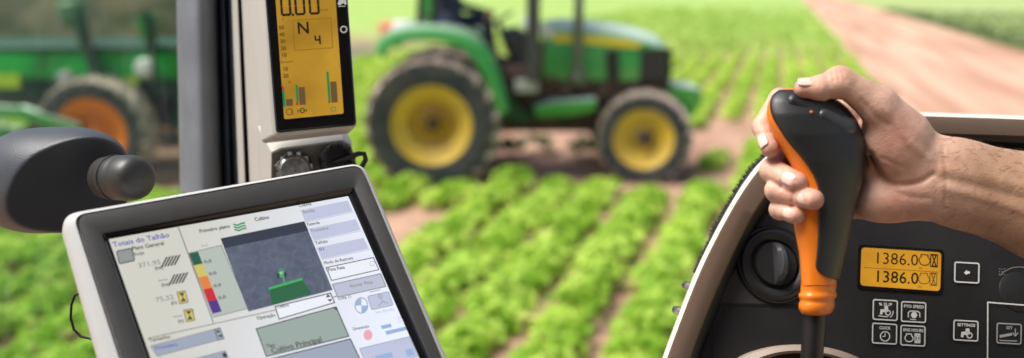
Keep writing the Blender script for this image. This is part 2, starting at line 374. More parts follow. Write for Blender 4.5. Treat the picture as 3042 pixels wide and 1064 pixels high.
def strip_mat(name, c1, c2, scale, sy=0.15, lanes=None):
    m, nt, b = new_mat(name); N = nt.nodes; Lk = nt.links
    ge = N.new('ShaderNodeNewGeometry'); mp = N.new('ShaderNodeVectorRotate'); mp.rotation_type = 'Z_AXIS'; mp.inputs['Angle'].default_value = ROW_A
    Lk.new(ge.outputs['Position'], mp.inputs['Vector'])
    vm = N.new('ShaderNodeVectorMath'); vm.operation = 'MULTIPLY'; vm.inputs[1].default_value = (1, sy, 1); Lk.new(mp.outputs[0], vm.inputs[0])
    n1 = N.new('ShaderNodeTexNoise'); n1.inputs['Scale'].default_value = scale; n1.inputs['Detail'].default_value = 7; Lk.new(vm.outputs[0], n1.inputs['Vector'])
    r1 = N.new('ShaderNodeValToRGB'); e = r1.color_ramp.elements; e[0].position = 0.35; e[1].position = 0.65; e[0].color = (*c1, 1); e[1].color = (*c2, 1)
    Lk.new(n1.outputs['Fac'], r1.inputs['Fac']); Lk.new(r1.outputs['Color'], b.inputs['Base Color'])
    b.inputs['Roughness'].default_value = 0.95; b.inputs['Specular IOR Level'].default_value = 0.1
    bp = N.new('ShaderNodeBump'); bp.inputs['Strength'].default_value = 0.5; bp.inputs['Distance'].default_value = 0.05; Lk.new(n1.outputs['Fac'], bp.inputs['Height']); Lk.new(bp.outputs[0], b.inputs['Normal'])
    return m
mb = MB(); L = []; Rr = []
for i in range(90):
    v = -10 + i*2.0 if i < 60 else 110 + (i-60)*12
    L.append(UV(U_ROADL + 0.18*math.sin(v*0.7)+0.12*math.sin(v*1.9+1), v, 0.004)); Rr.append(UV(U_ROADR + 0.2*math.sin(v*0.5+2), v, 0.004))
mb.add(L+Rr, [(i, i+90, i+91, i+1) for i in range(89)])
o = mb.build('dirt_road', strip_mat('dirt_road', (0.40, 0.225, 0.15), (0.62, 0.41, 0.30), 1.5, 0.05)); o['kind'] = 'structure'
mb = MB(); mb.add([UV(U_ROADR-0.2, -10, 0.008), UV(U_ROADR+300, -10, 0.008), UV(U_ROADR+300, 450, 0.008), UV(U_ROADR-0.2, 450, 0.008)], [(0, 1, 2, 3)])
o = mb.build('grass_field', strip_mat('pale_grass', (0.29, 0.37, 0.13), (0.37, 0.44, 0.19), 0.7, 0.5)); o['kind'] = 'structure'

M['leaf'] = leafy('crop_leaf', (0.28, 0.52, 0.035), (0.66, 0.82, 0.16), 0.5, 3.2)
M['leaf_far'] = leafy('crop_leaf_far', (0.34, 0.54, 0.08), (0.58, 0.70, 0.20), 0.45, 0.5)
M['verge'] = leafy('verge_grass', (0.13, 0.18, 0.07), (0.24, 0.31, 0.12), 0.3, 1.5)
M['pale_grass_blade'] = leafy('pale_grass_blade', (0.27, 0.36, 0.12), (0.38, 0.46, 0.20), 0.2, 0.8)
def leaf_quads(c, n, rad, hgt, size, rg, row=False):
    """n rounded leaves in a dome around c -> vertex array (n*6,3)"""
    th = rg.uniform(0, 2*math.pi, n); rr = np.sqrt(rg.uniform(0, 1, n))*rad; zz = hgt*(0.25+0.75*np.sqrt(np.clip(1-(rr/rad)**2*0.8, 0, 1)))*rg.uniform(0.55, 1.05, n)
    lx, ly = np.cos(th)*rr, np.sin(th)*rr
    if row: ca_, sa_ = math.cos(ROW_A), math.sin(ROW_A); lx, ly = 0.82*lx, 1.1*ly; lx, ly = lx*ca_+ly*sa_, -lx*sa_+ly*ca_
    pos = np.stack([lx, ly, zz], 1)+np.asarray(c)
    d = np.stack([np.cos(th), np.sin(th), rg.uniform(-0.5, 0.5, n)], 1)+rg.normal(0, 0.45, (n, 3)); d /= np.linalg.norm(d, axis=1)[:, None]
    up = np.array([0, 0, 1.0])+rg.normal(0, 0.4, (n, 3)); s = np.cross(d, up); s /= np.linalg.norm(s, axis=1)[:, None]
    sz = size*rg.uniform(0.65, 1.3, n)[:, None]; dr = np.array([0, 0, -0.18])*sz
    pts = [pos-d*sz*0.5, pos-d*sz*0.2+s*sz*0.38, pos+d*sz*0.2+s*sz*0.34+dr*0.5, pos+d*sz*0.6+dr*1.8, pos+d*sz*0.2-s*sz*0.34+dr*0.5, pos-d*sz*0.2-s*sz*0.38]
    return np.stack(pts, 1).reshape(-1, 3)
def leaf_mesh(name, V, m):
    n = len(V)//6; me = bpy.data.meshes.new(name)
    F6 = np.arange(n*6).reshape(n, 6); me.from_pydata(V.tolist(), [], F6.tolist()); me.materials.append(m)
    me.update(); return me
# soil left bare
TRX0, TRX1 = 0.0, 0.0
bare = [(G(1128, 690), 0.42), (G(1045, 745), 0.28), (G(1625, 412), 0.95), (G(2110, 425), 0.6), (G(2190, 400), 0.55), (G(2040, 470), 0.22), (G(2060, 455), 0.3)]
under = [(G(1560, 430), 0.9), (G(1700, 430), 0.9)]
def is_bare(p):
    for c, r in bare:
        q = p-c
        if (q.dot(DU)/r)**2 + (q.dot(DV)/(r*2.2))**2 < 1: return True
    if -1.2 < p.x < 2.5 and 9.3 < p.y < 11.6: return True       # under the tractor
    if -6.5 < p.x < -2.4 and 8.8 < p.y < 12.5: return True        # under the planter
    return False
NV = 10
variants = []
for k in range(NV):
    rg = np.random.default_rng(100+k)
    variants.append(leaf_mesh('crop_plant', leaf_quads((0, 0, 0.0), 92, 0.20+0.02*(k % 3), 0.16+0.025*(k % 4), 0.078, rg), M['leaf']))
def visible(p, mx=120, z=0.2):
    q = p + Vector((0, 0, z)) - CAM; d = q.dot(FW)
    if d < 1: return False
    x = CX + q.dot(RT)/d*F; y = CY - q.dot(UP)/d*F
    return -mx < x < W0+mx and -60 < y < H0+160
def hidden_by_cab(p):
    q = p + Vector((0, 0, 0.2)) - CAM; d = q.dot(FW); x = CX + q.dot(RT)/d*F; y = CY - q.dot(UP)/d*F
    if 420 < x < 980 and y > 640: return True
    if 230 < x < 420 and y > 720: return True
    if 560 < x < 900: return True
    if x > 2350 and y > 560: return True
    if x > 2750 and y > 380: return True
    if x < 200 and 400 < y < 660: return True
    return False
spots = []
nrow = 60
for k in range(-60, 40):
    u = U_GAP + ROW*0.5 + k*ROW + (0.04 if k >= 0 else 0)
    if u > U_ROADL - 0.25: continue
    v = 3.0 + random.random()*0.2
    while v < 80:
        uu = u + random.gauss(0, 0.026); p = UV(uu, v)
        step = 0.22 if v < 14 else 0.28 if v < 24 else 0.42
        v += step*random.uniform(0.8, 1.2)
        if is_bare(p) or not visible(p): continue
        if uu < -11.5: continue
        if 8.85 < p.y <= 9.3 and -1.9 < p.x < 2.6 and random.random() < 0.45: continue
        if random.random() < 0.03 + 0.97*max(0, (v-34)/46)**0.8: continue
        spots.append(p)
spots.sort(key=lambda p: p.dot(FW))
near = [p for p in spots if not hidden_by_cab(p)]
solo = near[:280]; solo_set = set(id(p) for p in solo)
for i, p in enumerate(solo):
    o = bpy.data.objects.new('crop_plant', variants[random.randrange(NV)]); col.objects.link(o)
    o.location = p; o.rotation_euler = (0, 0, -ROW_A + random.choice((0, math.pi)) + random.gauss(0, 0.15)); s = random.uniform(0.85, 1.15); o.scale = (s*random.uniform(0.82, 1.05), s*1.15, s*random.uniform(0.8, 1.2))
    tag(o, 'bushy bright green crop plant standing in the near field rows', 'crop plant', 'young crop plants in the near rows')
acc = []; accf = []
rg = np.random.default_rng(5)
for p in spots:
    if id(p) in solo_set: continue
    d = p.dot(FW)
    if d < 14: acc.append(leaf_quads(tuple(p), 56, 0.22, 0.21, 0.09, rg, True))
    elif d < 24: acc.append(leaf_quads(tuple(p), 22, 0.21, 0.23, 0.13, rg, True))
    else: accf.append(leaf_quads(tuple(p), 8, 0.20, 0.26, 0.21, rg, True))
me = leaf_mesh('crop_field', np.concatenate(acc), M['leaf']); o = bpy.data.objects.new('crop_field', me); col.objects.link(o)
tag(o, 'rows of bright green crop leaves running around and past the tractor', 'crop', kind='stuff')
me = leaf_mesh('distant_crop', np.concatenate(accf), M['leaf_far']); o = bpy.data.objects.new('distant_crop', me); col.objects.link(o)
tag(o, 'pale green mass of crop rows far behind the tractor', 'crop', kind='stuff')
# dark tall grass along the far side of the road, and pale grass beyond it
vs = []
for i in range(2600):
    v = rg.uniform(5, 75); c = UV(U_ROADR + abs(rg.normal(0, 0.5)), v)
    if visible(c): vs.append(leaf_quads(tuple(c), 4, 0.25, 0.22, 0.22, rg))
me = leaf_mesh('verge_grass', np.concatenate(vs), M['verge']); o = bpy.data.objects.new('verge_grass', me); col.objects.link(o)
tag(o, 'dark strip of tall grass along the far edge of the dirt road', 'grass', kind='stuff')
vs = []
for i in range(6000):
    v = rg.uniform(5, 70); c = UV(U_ROADR + 0.8 + rg.uniform(0, 14), v)
    if visible(c): vs.append(leaf_quads(tuple(c), 3, 0.35, 0.2, 0.30, rg))
me = leaf_mesh('meadow_grass', np.concatenate(vs), M['pale_grass_blade']); o = bpy.data.objects.new('meadow_grass', me); col.objects.link(o)
tag(o, 'pale green grass covering the field beyond the dirt road', 'grass', kind='stuff')
# a few dark low weeds under the tractor
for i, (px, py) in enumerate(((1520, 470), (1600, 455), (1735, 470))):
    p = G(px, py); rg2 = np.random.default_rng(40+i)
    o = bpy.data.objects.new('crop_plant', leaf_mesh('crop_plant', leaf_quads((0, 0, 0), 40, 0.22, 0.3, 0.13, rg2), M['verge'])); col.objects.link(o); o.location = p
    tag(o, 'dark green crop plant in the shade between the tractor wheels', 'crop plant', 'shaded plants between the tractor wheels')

# low earth bank behind the implement
mb = MB(); rings = []
for i in range(40):
    x = -26 + i*0.52; e = min(1, (i+0.2)/5, (39.2-i)/5); hgt = (2.75+0.25*math.sin(i*0.7)+0.15*math.sin(i*1.9))*math.sqrt(max(0, e))
    rings.append([(x, 14.6+0.3*math.sin(i*.5), -0.05), (x, 15.3, hgt*.45+0.1*math.sin(i*2.3)), (x, 16.4, hgt*.86), (x, 17.6, hgt), (x, 20, hgt*.9), (x, 24, -0.05)])
mb.loft(rings); o = mb.build('earth_bank', strip_mat('bank_soil', (0.05, 0.06, 0.03), (0.13, 0.115, 0.07), 1.6, 0.8), smooth=180); o['kind'] = 'structure'

# ------------------------------------------------------------------ wheels
def wheel(parent, c, Rad, w, rim_r, nl, steer=0.0, dishm=None, rimm=None, hub=True, dish_r=None, name='wheel'):
    """axis along world y, outer face towards -y; c = centre of the wheel"""
    c = Vector(c); ax = Vector((math.sin(steer), -math.cos(steer), 0)); u = Vector((math.cos(steer), math.sin(steer), 0)); z = Vector((0, 0, 1))
    h = w/2
    mb = MB(); prof = [(rim_r, h*0.82), (rim_r+0.03*Rad, h*0.95), (rim_r+(Rad-rim_r)*0.45, h*1.04), (rim_r+(Rad-rim_r)*0.8, h*0.98), (Rad*0.955, h*0.82), (Rad*0.96, 0), (Rad*0.955, -h*0.82),
            (rim_r+(Rad-rim_r)*0.8, -h*0.98), (rim_r+(Rad-rim_r)*0.45, -h*1.04), (rim_r, -h*0.82)]
    mb.lathe(prof[:4], c, ax, 72, 0); mb.lathe(prof[3:8], c, ax, 72, 1); mb.lathe(prof[7:], c, ax, 72, 0)
    for k in range(nl):
        for sgn in (1, -1):
            a0 = 2*math.pi*(k + (0.5 if sgn > 0 else 0))/nl; da = 2*math.pi/nl*0.85
            pts = []
            for t in (0, 0.5, 1.0):
                a = a0 + da*t; hh = sgn*h*(1.0-0.98*t); wd = 0.026+0.006*t
                for q, rr in ((-1, 0.94), (-1, 1.0), (1, 1.0), (1, 0.94)):
                    aa = a + q*wd; r2 = Rad*rr - (0.025*Rad if (t == 0 and rr == 1.0) else 0)
                    pts.append(c + ax*(hh) + (u*math.cos(aa)+z*math.sin(aa))*r2)
            # shoulder extension of the lug down the side
            a = a0; sp = []
            for q, rr in ((-1, 0.87), (-1, 0.9), (1, 0.9), (1, 0.87)):
                sp.append(c + ax*(sgn*h*1.03) + (u*math.cos(a+q*0.022-0.02)+z*math.sin(a+q*0.022-0.02))*Rad*rr)
            mb.loft([sp, pts[0:4], pts[4:8], pts[8:12]], mi=1)
    wl = mb.build(name, [M['tyre'], M['tread']], parent, smooth=40)
    mb = MB(); dr = dish_r or rim_r*0.62
    mb.lathe([(rim_r*1.03, h*0.80), (rim_r*1.03, h*0.9), (rim_r*0.99, h*0.92), (rim_r*0.95, h*0.86), (rim_r*0.9, h*0.62), (rim_r*0.80, h*0.55), (dr*1.03, h*0.45)], c, ax, 64)
    rm = mb.build('rim', rimm or M['yellow'], wl, smooth=35)
    mb = MB(); mb.lathe([(dr*1.03, h*0.45), (dr*0.98, h*0.2), (dr*0.8, h*0.12), (dr*0.45, h*0.2), (dr*0.3, h*0.3), (0.001, h*0.3)], c, ax, 48)
    ds = mb.build('dish', dishm or M['yellow2'], wl, smooth=35)
    if hub:
        mb = MB(); mb.lathe([(dr*0.28, h*0.28), (dr*0.26, h*0.55), (dr*0.2, h*0.62), (0.001, h*0.62)], c, ax, 24)
        for k in range(8):
            a = k*math.pi/4; q = c + ax*(h*0.2) + (u*math.cos(a)+z*math.sin(a))*dr*0.48; mb.lathe([(0.022, 0), (0.022, 0.035), (0.001, 0.04)], q, ax, 6)
        mb.build('hub', M['dirty'] if dishm is None else dishm, wl, smooth=35)
    return wl

# ------------------------------------------------------------------ green tractor
YN = 9.3                                        # plane of the near wheels' outer faces
rear = Wy(1281, 367, YN)
tr = empty('tractor', (rear.x+1.2, YN+0.95, 0), 'green tractor with yellow wheel rims standing sideways among the crop rows', 'tractor')
wR = 0.60
RR = (Wy(1073, 367, YN)-Wy(1489, 367, YN)).length/2
rc = Vector((rear.x, YN+wR/2, RR-0.06))
wheel(tr, rc, RR, wR, RR*0.57, 20, dish_r=RR*0.36)
YF = YN+0.25; frx = Wy(1921, 409, YF); FR = (Wy(1775, 409, YF)-Wy(2067, 409, YF)).length/2*0.99
fc = Vector((frx.x, YF+0.21, FR-0.04))
wheel(tr, fc, FR, 0.42, FR*0.615, 18, steer=-0.16, dish_r=FR*0.36, dishm=M['yellow'])
YC = YN + 0.95                                  # centre plane of the tractor
for c, r_, w_, st in ((rc, RR, wR, 0), (fc, FR, 0.36, -0.16)):
    c2 = Vector((c.x, 2*YC-c.y, c.z)); wheel(tr, c2, r_, w_, r_*0.6, 20, steer=st, hub=False)
def wy(pts, y): return [Wy(px, py, y) for px, py in pts]
# fender: shell over the rear wheel
def fender(y0, y1):
    top = smoothpath([(1112, 160), (1125, 118), (1160, 88), (1230, 74), (1310, 76), (1385, 92), (1435, 128), (1472, 190), (1497, 262), (1512, 330)], 5)
    bot = smoothpath([(1145, 172), (1158, 148), (1190, 128), (1240, 121), (1300, 122), (1362, 138), (1405, 172), (1438, 228), (1464, 290), (1485, 340)], 5)
    mb = MB(); rings = []
    for (a, b) in zip(top, bot):
        pa, pb = Wy(a[0], a[1], YN+0.08), Wy(b[0], b[1], YN+0.08); s = y0-YN-0.08
        q = [pb, pa*0.6+pb*0.4, pa, pa, pa*0.9+pb*0.1]; ys = [y0, y0, y0+0.05, y1, y1]
        q = [Vector((p.x, yy, p.z)) for p, yy in zip(q, ys)]; q.append(Vector((pb.x, y0+0.03, pb.z))); rings.append(q)
    mb.loft(rings); return mb
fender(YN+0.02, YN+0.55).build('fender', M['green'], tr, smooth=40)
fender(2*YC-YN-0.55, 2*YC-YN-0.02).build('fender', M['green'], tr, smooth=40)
mb = MB(); mb.box(Wy(1150, 92, YN+0.2), (0.16, 0.14, 0.20)); fl = mb.build('tail_lamp', M['red_lamp'], tr, bevel=0.03)
mb = MB(); mb.box(Wy(1196, 88, YN+0.2), (0.2, 0.18, 0.2)); mb.build('lamp_bracket', M['lamp'], tr, bevel=0.03)
mb = MB(); mb.tube(wy([(1245, 74), (1250, 50), (1278, 46), (1290, 70)], YN+0.2), 0.018); mb.build('grab_handle', M['dark_iron'], tr, smooth=60)
# hood: lofted box, rounded top
HW = 0.36
mb = MB(); rings = []
for px, pt, pb, k in ((1618, 68, 236, .98), (1660, 60, 238, 1.0), (1740, 63, 240, 1.0), (1830, 74, 240, .99), (1900, 88, 240, .97), (1945, 104, 236, .95), (1975, 122, 232, .93), (1990, 146, 226, .9)):
    t = Wy(px, pt+14, YC-HW); b = Wy(px, pb, YC-HW); hw = HW*k; x = t.x
    sec = [(-1, b.z), (-1, t.z-0.11), (-0.96, t.z-0.07), (-0.85, t.z-0.02), (-0.62, t.z+0.03), (-0.3, t.z+0.055), (0.3, t.z+0.055), (0.62, t.z+0.03), (0.85, t.z-0.02), (0.96, t.z-0.07), (1, t.z-0.11), (1, b.z)]
    rings.append([Vector((x, YC+hw*q, zz)) for q, zz in sec])
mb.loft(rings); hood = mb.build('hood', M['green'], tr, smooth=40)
yS = YC-HW-0.006
mb = MB(); st = [(1642, 103), (1720, 104), (1800, 109), (1865, 117), (1912, 128), (1895, 143), (1830, 139), (1740, 129), (1642, 124)]
mb.prism(wy(st, yS), (0, 0.012, 0)); mb.build('hood_stripe', M['stripe'], hood)
mb = MB(); mb.prism(wy([(1798, 152), (1838, 146), (1842, 238), (1804, 240)], yS), (0, 0.012, 0))
for k in range(5): mb.prism(wy([(1800, 160+k*17), (1838, 157+k*17), (1838, 163+k*17), (1800, 166+k*17)], yS-0.012), (0, 0.012, 0))
mb.build('side_vent', M['dark_iron'], hood)
mb = MB(); mb.prism(wy([(1905, 146), (1978, 142), (1976, 236), (1900, 240)], yS-0.004), (0, 0.03, 0)); x = Wy(1992, 200, YC-HW).x
zt, zb = Wy(1980, 150, YC-HW).z, Wy(1980, 236, YC-HW).z
mb.box((x-0.02, YC, (zt+zb)/2), (0.08, 0.66, zt-zb)); mb.build('grille', M['dark_iron'], hood)
mb = MB(); mb.prism(wy([(1700, 62), (1760, 62), (1760, 240), (1700, 240)], yS-0.002), (0, 0.004, 0))
# engine, transmission, frame
def pxbox(x0, y0, x1, y1, yw, depth):
    a, b = Wy(x0, y0, yw), Wy(x1, y1, yw); return ((a.x+b.x)/2, yw+depth/2, (a.z+b.z)/2), (abs(b.x-a.x), depth, abs(a.z-b.z))
mb = MB()
for q in ((1600, 205, 1900, 300, YC-0.3, 0.6), (1440, 235, 1620, 345, YC-0.28, 0.56), (1560, 130, 1650, 215, YC-0.34, 0.68), (1880, 240, 1990, 300, YC-0.25, 0.5)):
    mb.box(*pxbox(*q))
for px, py, r_ in ((1680, 262, .09), (1740, 250, .07), (1640, 235, .06), (1790, 262, .05), (1715, 285, .05)): mb.lathe([(0.001, 0), (r_, 0), (r_, 0.12), (r_*0.6, 0.14), (0.001, 0.14)], Wy(px, py, YC-0.29), (0, -1, 0), 16)
mb.build('engine_block', M['dirty'], tr, bevel=0.015)
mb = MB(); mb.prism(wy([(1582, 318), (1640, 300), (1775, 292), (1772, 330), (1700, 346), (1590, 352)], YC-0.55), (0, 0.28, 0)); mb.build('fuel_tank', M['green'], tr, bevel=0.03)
mb = MB(); mb.prism(wy([(1497, 280), (1530, 300), (1580, 352), (1576, 366), (1500, 362)], YC-0.5), (0, 0.25, 0)); mb.build('side_plate', M['dkgreen'], tr, bevel=0.01)
mb = MB(); mb.box(*pxbox(1530, 240, 1600, 276, YC-0.72, 0.35)); mb.build('step', mat('dusty_step', (0.36, 0.37, 0.33), 0.7), tr, bevel=0.015)
mb = MB(); a = Wy(1700, 330, YC-0.2); mb.bar((fc.x, YN+0.3, fc.z), (fc.x, 2*YC-YN-0.3, fc.z), 0.16, 0.16); mb.bar((rc.x, YN+0.35, rc.z), (rc.x, 2*YC-YN-0.35, rc.z), 0.3, 0.32)
mb.box((fc.x-0.1, YC, fc.z+0.12), (0.5, 0.35, 0.3)); mb.box((rc.x, YC, rc.z), (0.8, 0.5, 0.55)); mb.bar((rc.x, YC, rc.z-0.05), (fc.x, YC, fc.z+0.15), 0.35, 0.3)
mb.build('axle', M['dirty'], tr, bevel=0.02)
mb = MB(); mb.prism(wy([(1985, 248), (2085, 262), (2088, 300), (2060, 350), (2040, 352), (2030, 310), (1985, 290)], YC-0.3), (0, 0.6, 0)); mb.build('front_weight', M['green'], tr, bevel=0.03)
# cab: floor, posts, roof, seat, steering wheel, exhaust
mb = MB(); mb.box(*pxbox(1440, 200, 1600, 236, YC-0.62, 1.24)) ; mb.build('cab_floor', M['dirty'], tr, bevel=0.01)
zroof = 2.95
def post(px, y, w, name, m, px_top=None, zb_px=100):
    b = Wy(px, zb_px, y); t = Vector((b.x + (0 if px_top is None else px_top), y, zroof)); mb = MB(); mb.bar(b, t, w, w); return mb.build(name, m, tr, bevel=0.008)
for y in (YC-0.7, YC+0.7):
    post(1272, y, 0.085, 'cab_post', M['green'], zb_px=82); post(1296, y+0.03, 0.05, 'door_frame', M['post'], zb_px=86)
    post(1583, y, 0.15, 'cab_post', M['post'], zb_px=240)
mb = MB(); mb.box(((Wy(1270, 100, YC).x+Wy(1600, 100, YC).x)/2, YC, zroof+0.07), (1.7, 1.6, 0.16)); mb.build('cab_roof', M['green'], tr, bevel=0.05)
b = Wy(1716, 232, YC-0.42); mb = MB(); mb.tube([b, (b.x, b.y, b.z+0.25), (b.x, b.y, b.z+0.3), (b.x, b.y, 2.7), (b.x+0.06, b.y, 2.8)], [0.055, 0.055, 0.055, 0.055, 0.05], 16); mb.ball(b, 0.1, 8); mb.build('exhaust_pipe', M['pipe'], tr, smooth=50)
mb = MB(); c = Wy(1580, 70, YC-0.62); mb.ball(c, 0.085, 10, sc=(1.3, .7, 1.5)); mb.build('work_lamp', M['lamp'], tr, smooth=180)
mb = MB(); c = Wy(1625, 95, YC-0.5); mb.ball(c, 0.075, 10, sc=(1, .7, 1.2)); mb.build('work_lamp', M['lamp'], tr, smooth=180)
mb = MB(); a, b = Wy(1345, 96, YC), Wy(1300, -40, YC); mb.box(a, (0.46, 0.48, 0.14)); mb.bar(a+Vector((-0.22, 0, 0)), b, 0.46, 0.12, up=(0, 1, 0)); mb.build('seat', M['black'], tr, bevel=0.04)
sw = Wy(1478, 62, YC); mb = MB(); ax = Vector((-0.5, 0, 0.86)).normalized(); u = Vector((0, 1, 0)); v = ax.cross(u)
mb.tube([sw+(u*math.cos(t)+v*math.sin(t))*0.2 for t in np.linspace(0, 2*math.pi, 29)], 0.016, 8, caps=False); mb.build('steering_wheel', M['black'], tr, smooth=60)
mb = MB(); mb.bar(sw, Wy(1530, 200, YC), 0.07, 0.07); mb.build('steering_column', M['post'], tr)
mb = MB(); mb.prism(wy([(1490, 92), (1530, 84), (1590, 120), (1590, 240), (1545, 240), (1520, 150)], YC-0.3), (0, 0.6, 0)); mb.build('dashboard_cowl', M['post'], tr, bevel=0.03)
mb = MB(); mb.tube(wy([(1438, 112), (1470, 150), (1500, 215), (1516, 290)], YC-0.66), 0.03, 10); mb.build('handrail', M['post'], tr, smooth=60)

# driver
def driver():
    h = 0.022
    o = Wy(1342, 78, YC)                        # hip point
    def L(x, y, z): return (o.x+x, o.y+y, o.z+z)
    lo = (o.x-0.5, YC-0.5, o.z-0.75); hi = (o.x+0.95, YC+0.5, o.z+1.0); X = grid(lo, hi, h)
    f = sd_cap(X, L(0, -.09, .04), L(0, .09, .04), .14, .14)
    f = smin(f, sd_cap(X, L(-.02, 0, .1), L(-.08, 0, .42), .15, .17), .06)
    f = smin(f, sd_cap(X, L(-.08, -.15, .50), L(-.08, .15, .50), .085, .085), .06)
    for s in (-1, 1):
        f = smin(f, sd_cap(X, L(0, s*.11, .04), L(.42, s*.15, .09), .095, .07), .04)
        f = smin(f, sd_cap(X, L(.42, s*.15, .09), L(.50, s*.15, -.36), .068, .05), .03)
        f = smin(f, sd_cap(X, L(.50, s*.15, -.38), L(.66, s*.15, -.42), .045, .04), .03)
        f = smin(f, sd_cap(X, L(-.08, s*.20, .50), L(.10, s*.26, .24), .06, .048), .03)
        f = smin(f, sd_cap(X, L(.10, s*.26, .24), L(.42, s*.17, .16), .046, .035), .02)
        f = smin(f, sd_ell(X, L(.47, s*.16, .16), (.06, .035, .035)), .02)
    f = smin(f, sd_cap(X, L(-.06, 0, .55), L(-.04, 0, .64), .055, .055), .03)
    f = smin(f, sd_ell(X, L(-.02, 0, .74), (.10, .08, .12)), .02)
    f = smin(f, sd_ell(X, L(.085, 0, .72), (.025, .018, .025)), .01)
    V, Fq = surface_nets(f, lo, h); V = relax(V, Fq, 1)
    mb = MB(); mb.add(V.tolist(), Fq.tolist())
    me_o = mb.build('person', [M['navy'], M['skin_far']], None, smooth=180, loc=(o.x, o.y, o.z-0.1))
    for p in me_o.data.polygons:
        c = p.center
        if c.z > 0.68 or (c.x > 0.41 and c.z > 0.18): p.material_index = 1
    tag(me_o, 'driver in dark navy clothes sitting in the cab of the green tractor', 'person')
    mb = MB(); mb.lathe([(0.20, 0), (0.11, 0.03), (0.10, 0.10), (0.001, 0.12)], L(-.02, 0, .80), (0, 0, 1), 20); mb.build('hat', M['straw'], me_o, smooth=40)
driver()

# ------------------------------------------------------------------ green implement at left
YP = 9.35
pc = Wy(272, 432, YP); PR = (Wy(272, 432, YP)-Wy(441, 432, YP)).length
pl_e = empty('farm_implement', (pc.x, YP+0.8, 0), 'green farm machine with orange wheel rims seen through the dusty left window', 'farm machine')
pcz = Vector((pc.x, YP+0.2, max(PR-0.02, pc.z)))
wheel(pl_e, pcz, PR, 0.42, PR*0.62, 18, rimm=M['orange_rim'], dishm=M['orange_rim'], dish_r=PR*0.4)
p2 = Wy(492, 300, YP+1.4); r2 = (Wy(492, 300, YP+1.4)-Wy(580, 300, YP+1.4)).length
wheel(pl_e, Vector((p2.x, YP+1.6, p2.z)), r2, 0.35, r2*0.6, 16, rimm=M['dirty'], dishm=M['dirty'])
p3 = Vector((pcz.x, YP+2.6, pcz.z)); wheel(pl_e, p3, PR, 0.42, PR*0.62, 18, rimm=M['orange_rim'], dishm=M['orange_rim'], hub=False)
mb = MB(); mb.prism(wy([(-420, 152), (640, 152), (640, 212), (560, 238), (-420, 238)], YP+0.5), (0, 1.4, 0)); mb.build('hopper', M['green2'], pl_e, bevel=0.04)
mb = MB(); mb.prism(wy([(-430, 136), (650, 136), (650, 151), (-430, 151)], YP+0.47), (0, 1.46, 0)); mb.build('hopper_lid', M['dkgreen'], pl_e, bevel=0.02)
mb = MB(); mb.prism(wy([(-420, 240), (620, 240), (600, 290), (-420, 290)], YP+0.7), (0, 0.3, 0))
for k in range(7): mb.bar(Wy(-300+k*140, 285, YP+0.9), Wy(-330+k*140, 420, YP+0.9), 0.09, 0.12)
mb.build('frame', M['dkgreen'], pl_e, bevel=0.015)
mb = MB(); mb.bar(Wy(-330, 300, YP+0.02), Wy(60, 335, YP+0.02), 0.1, 0.13); mb.bar(Wy(60, 330, YP+0.02), Wy(240, 390, YP+0.02), 0.1, 0.15); mb.bar(Wy(-260, 372, YP-0.05), Wy(20, 398, YP-0.05), 0.12, 0.2)
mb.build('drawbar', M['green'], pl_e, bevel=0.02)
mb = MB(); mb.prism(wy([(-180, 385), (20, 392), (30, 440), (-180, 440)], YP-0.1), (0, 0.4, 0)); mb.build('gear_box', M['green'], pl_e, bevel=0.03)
for pts in ([(232, 40), (240, 70), (255, 130), (290, 235)], [(424, 40), (440, 60), (447, 100), (448, 160)]):
    mb = MB(); mb.tube(wy(pts, YP+0.4), [0.07, 0.085, 0.075, 0.05], 12); mb.build('mast', M['dkgreen'], pl_e, smooth=60)
mb = MB(); mb.prism(wy([(402, 52), (440, 36), (452, 60), (448, 118), (418, 108)], YP+0.38), (0, 0.18, 0)); mb.build('bracket', M['green2'], pl_e, bevel=0.02)
mb = MB(); mb.prism(wy([(160, 8), (225, 0), (232, 40), (200, 86), (170, 60)], YP+0.9), (0, 0.3, 0)); mb.build('tank', mat('pale_green_tank', (0.09, 0.22, 0.10), 0.5), pl_e, bevel=0.05)
for px, py, r_ in ((430, 203, .115), (196, 236, .10)):
    c = Wy(px, py, YP+0.44); mb = MB(); mb.lathe([(0.001, 0.06), (r_*.8, 0.05), (r_, 0.02), (r_, -0.08), (0.001, -0.08)], c, (0, -1, 0), 24)
    mb.build('round_lamp', M['lamp'] if px > 300 else mat('grey_lamp', (0.33, 0.34, 0.34), 0.4), pl_e, smooth=40)
ylab = mat('lime_sticker', (0.45, 0.62, 0.02), 0.5)
for pts in ([(342, 236), (402, 226), (408, 258), (345, 266)], [(-20, 222), (55, 222), (58, 262), (-20, 262)]):
    mb = MB(); mb.prism(wy(pts, YP+0.44), (0, 0.05, 0)); mb.build('warning_plate', ylab, pl_e)
mb = MB(); mb.tube(wy([(255, 90), (285, 190), (300, 250)], YP+0.3), 0.022, 8); mb.tube(wy([(450, 120), (458, 200), (455, 262)], YP+0.3), 0.03, 8); mb.build('hydraulic_hose', M['dark_iron'], pl_e, smooth=60)

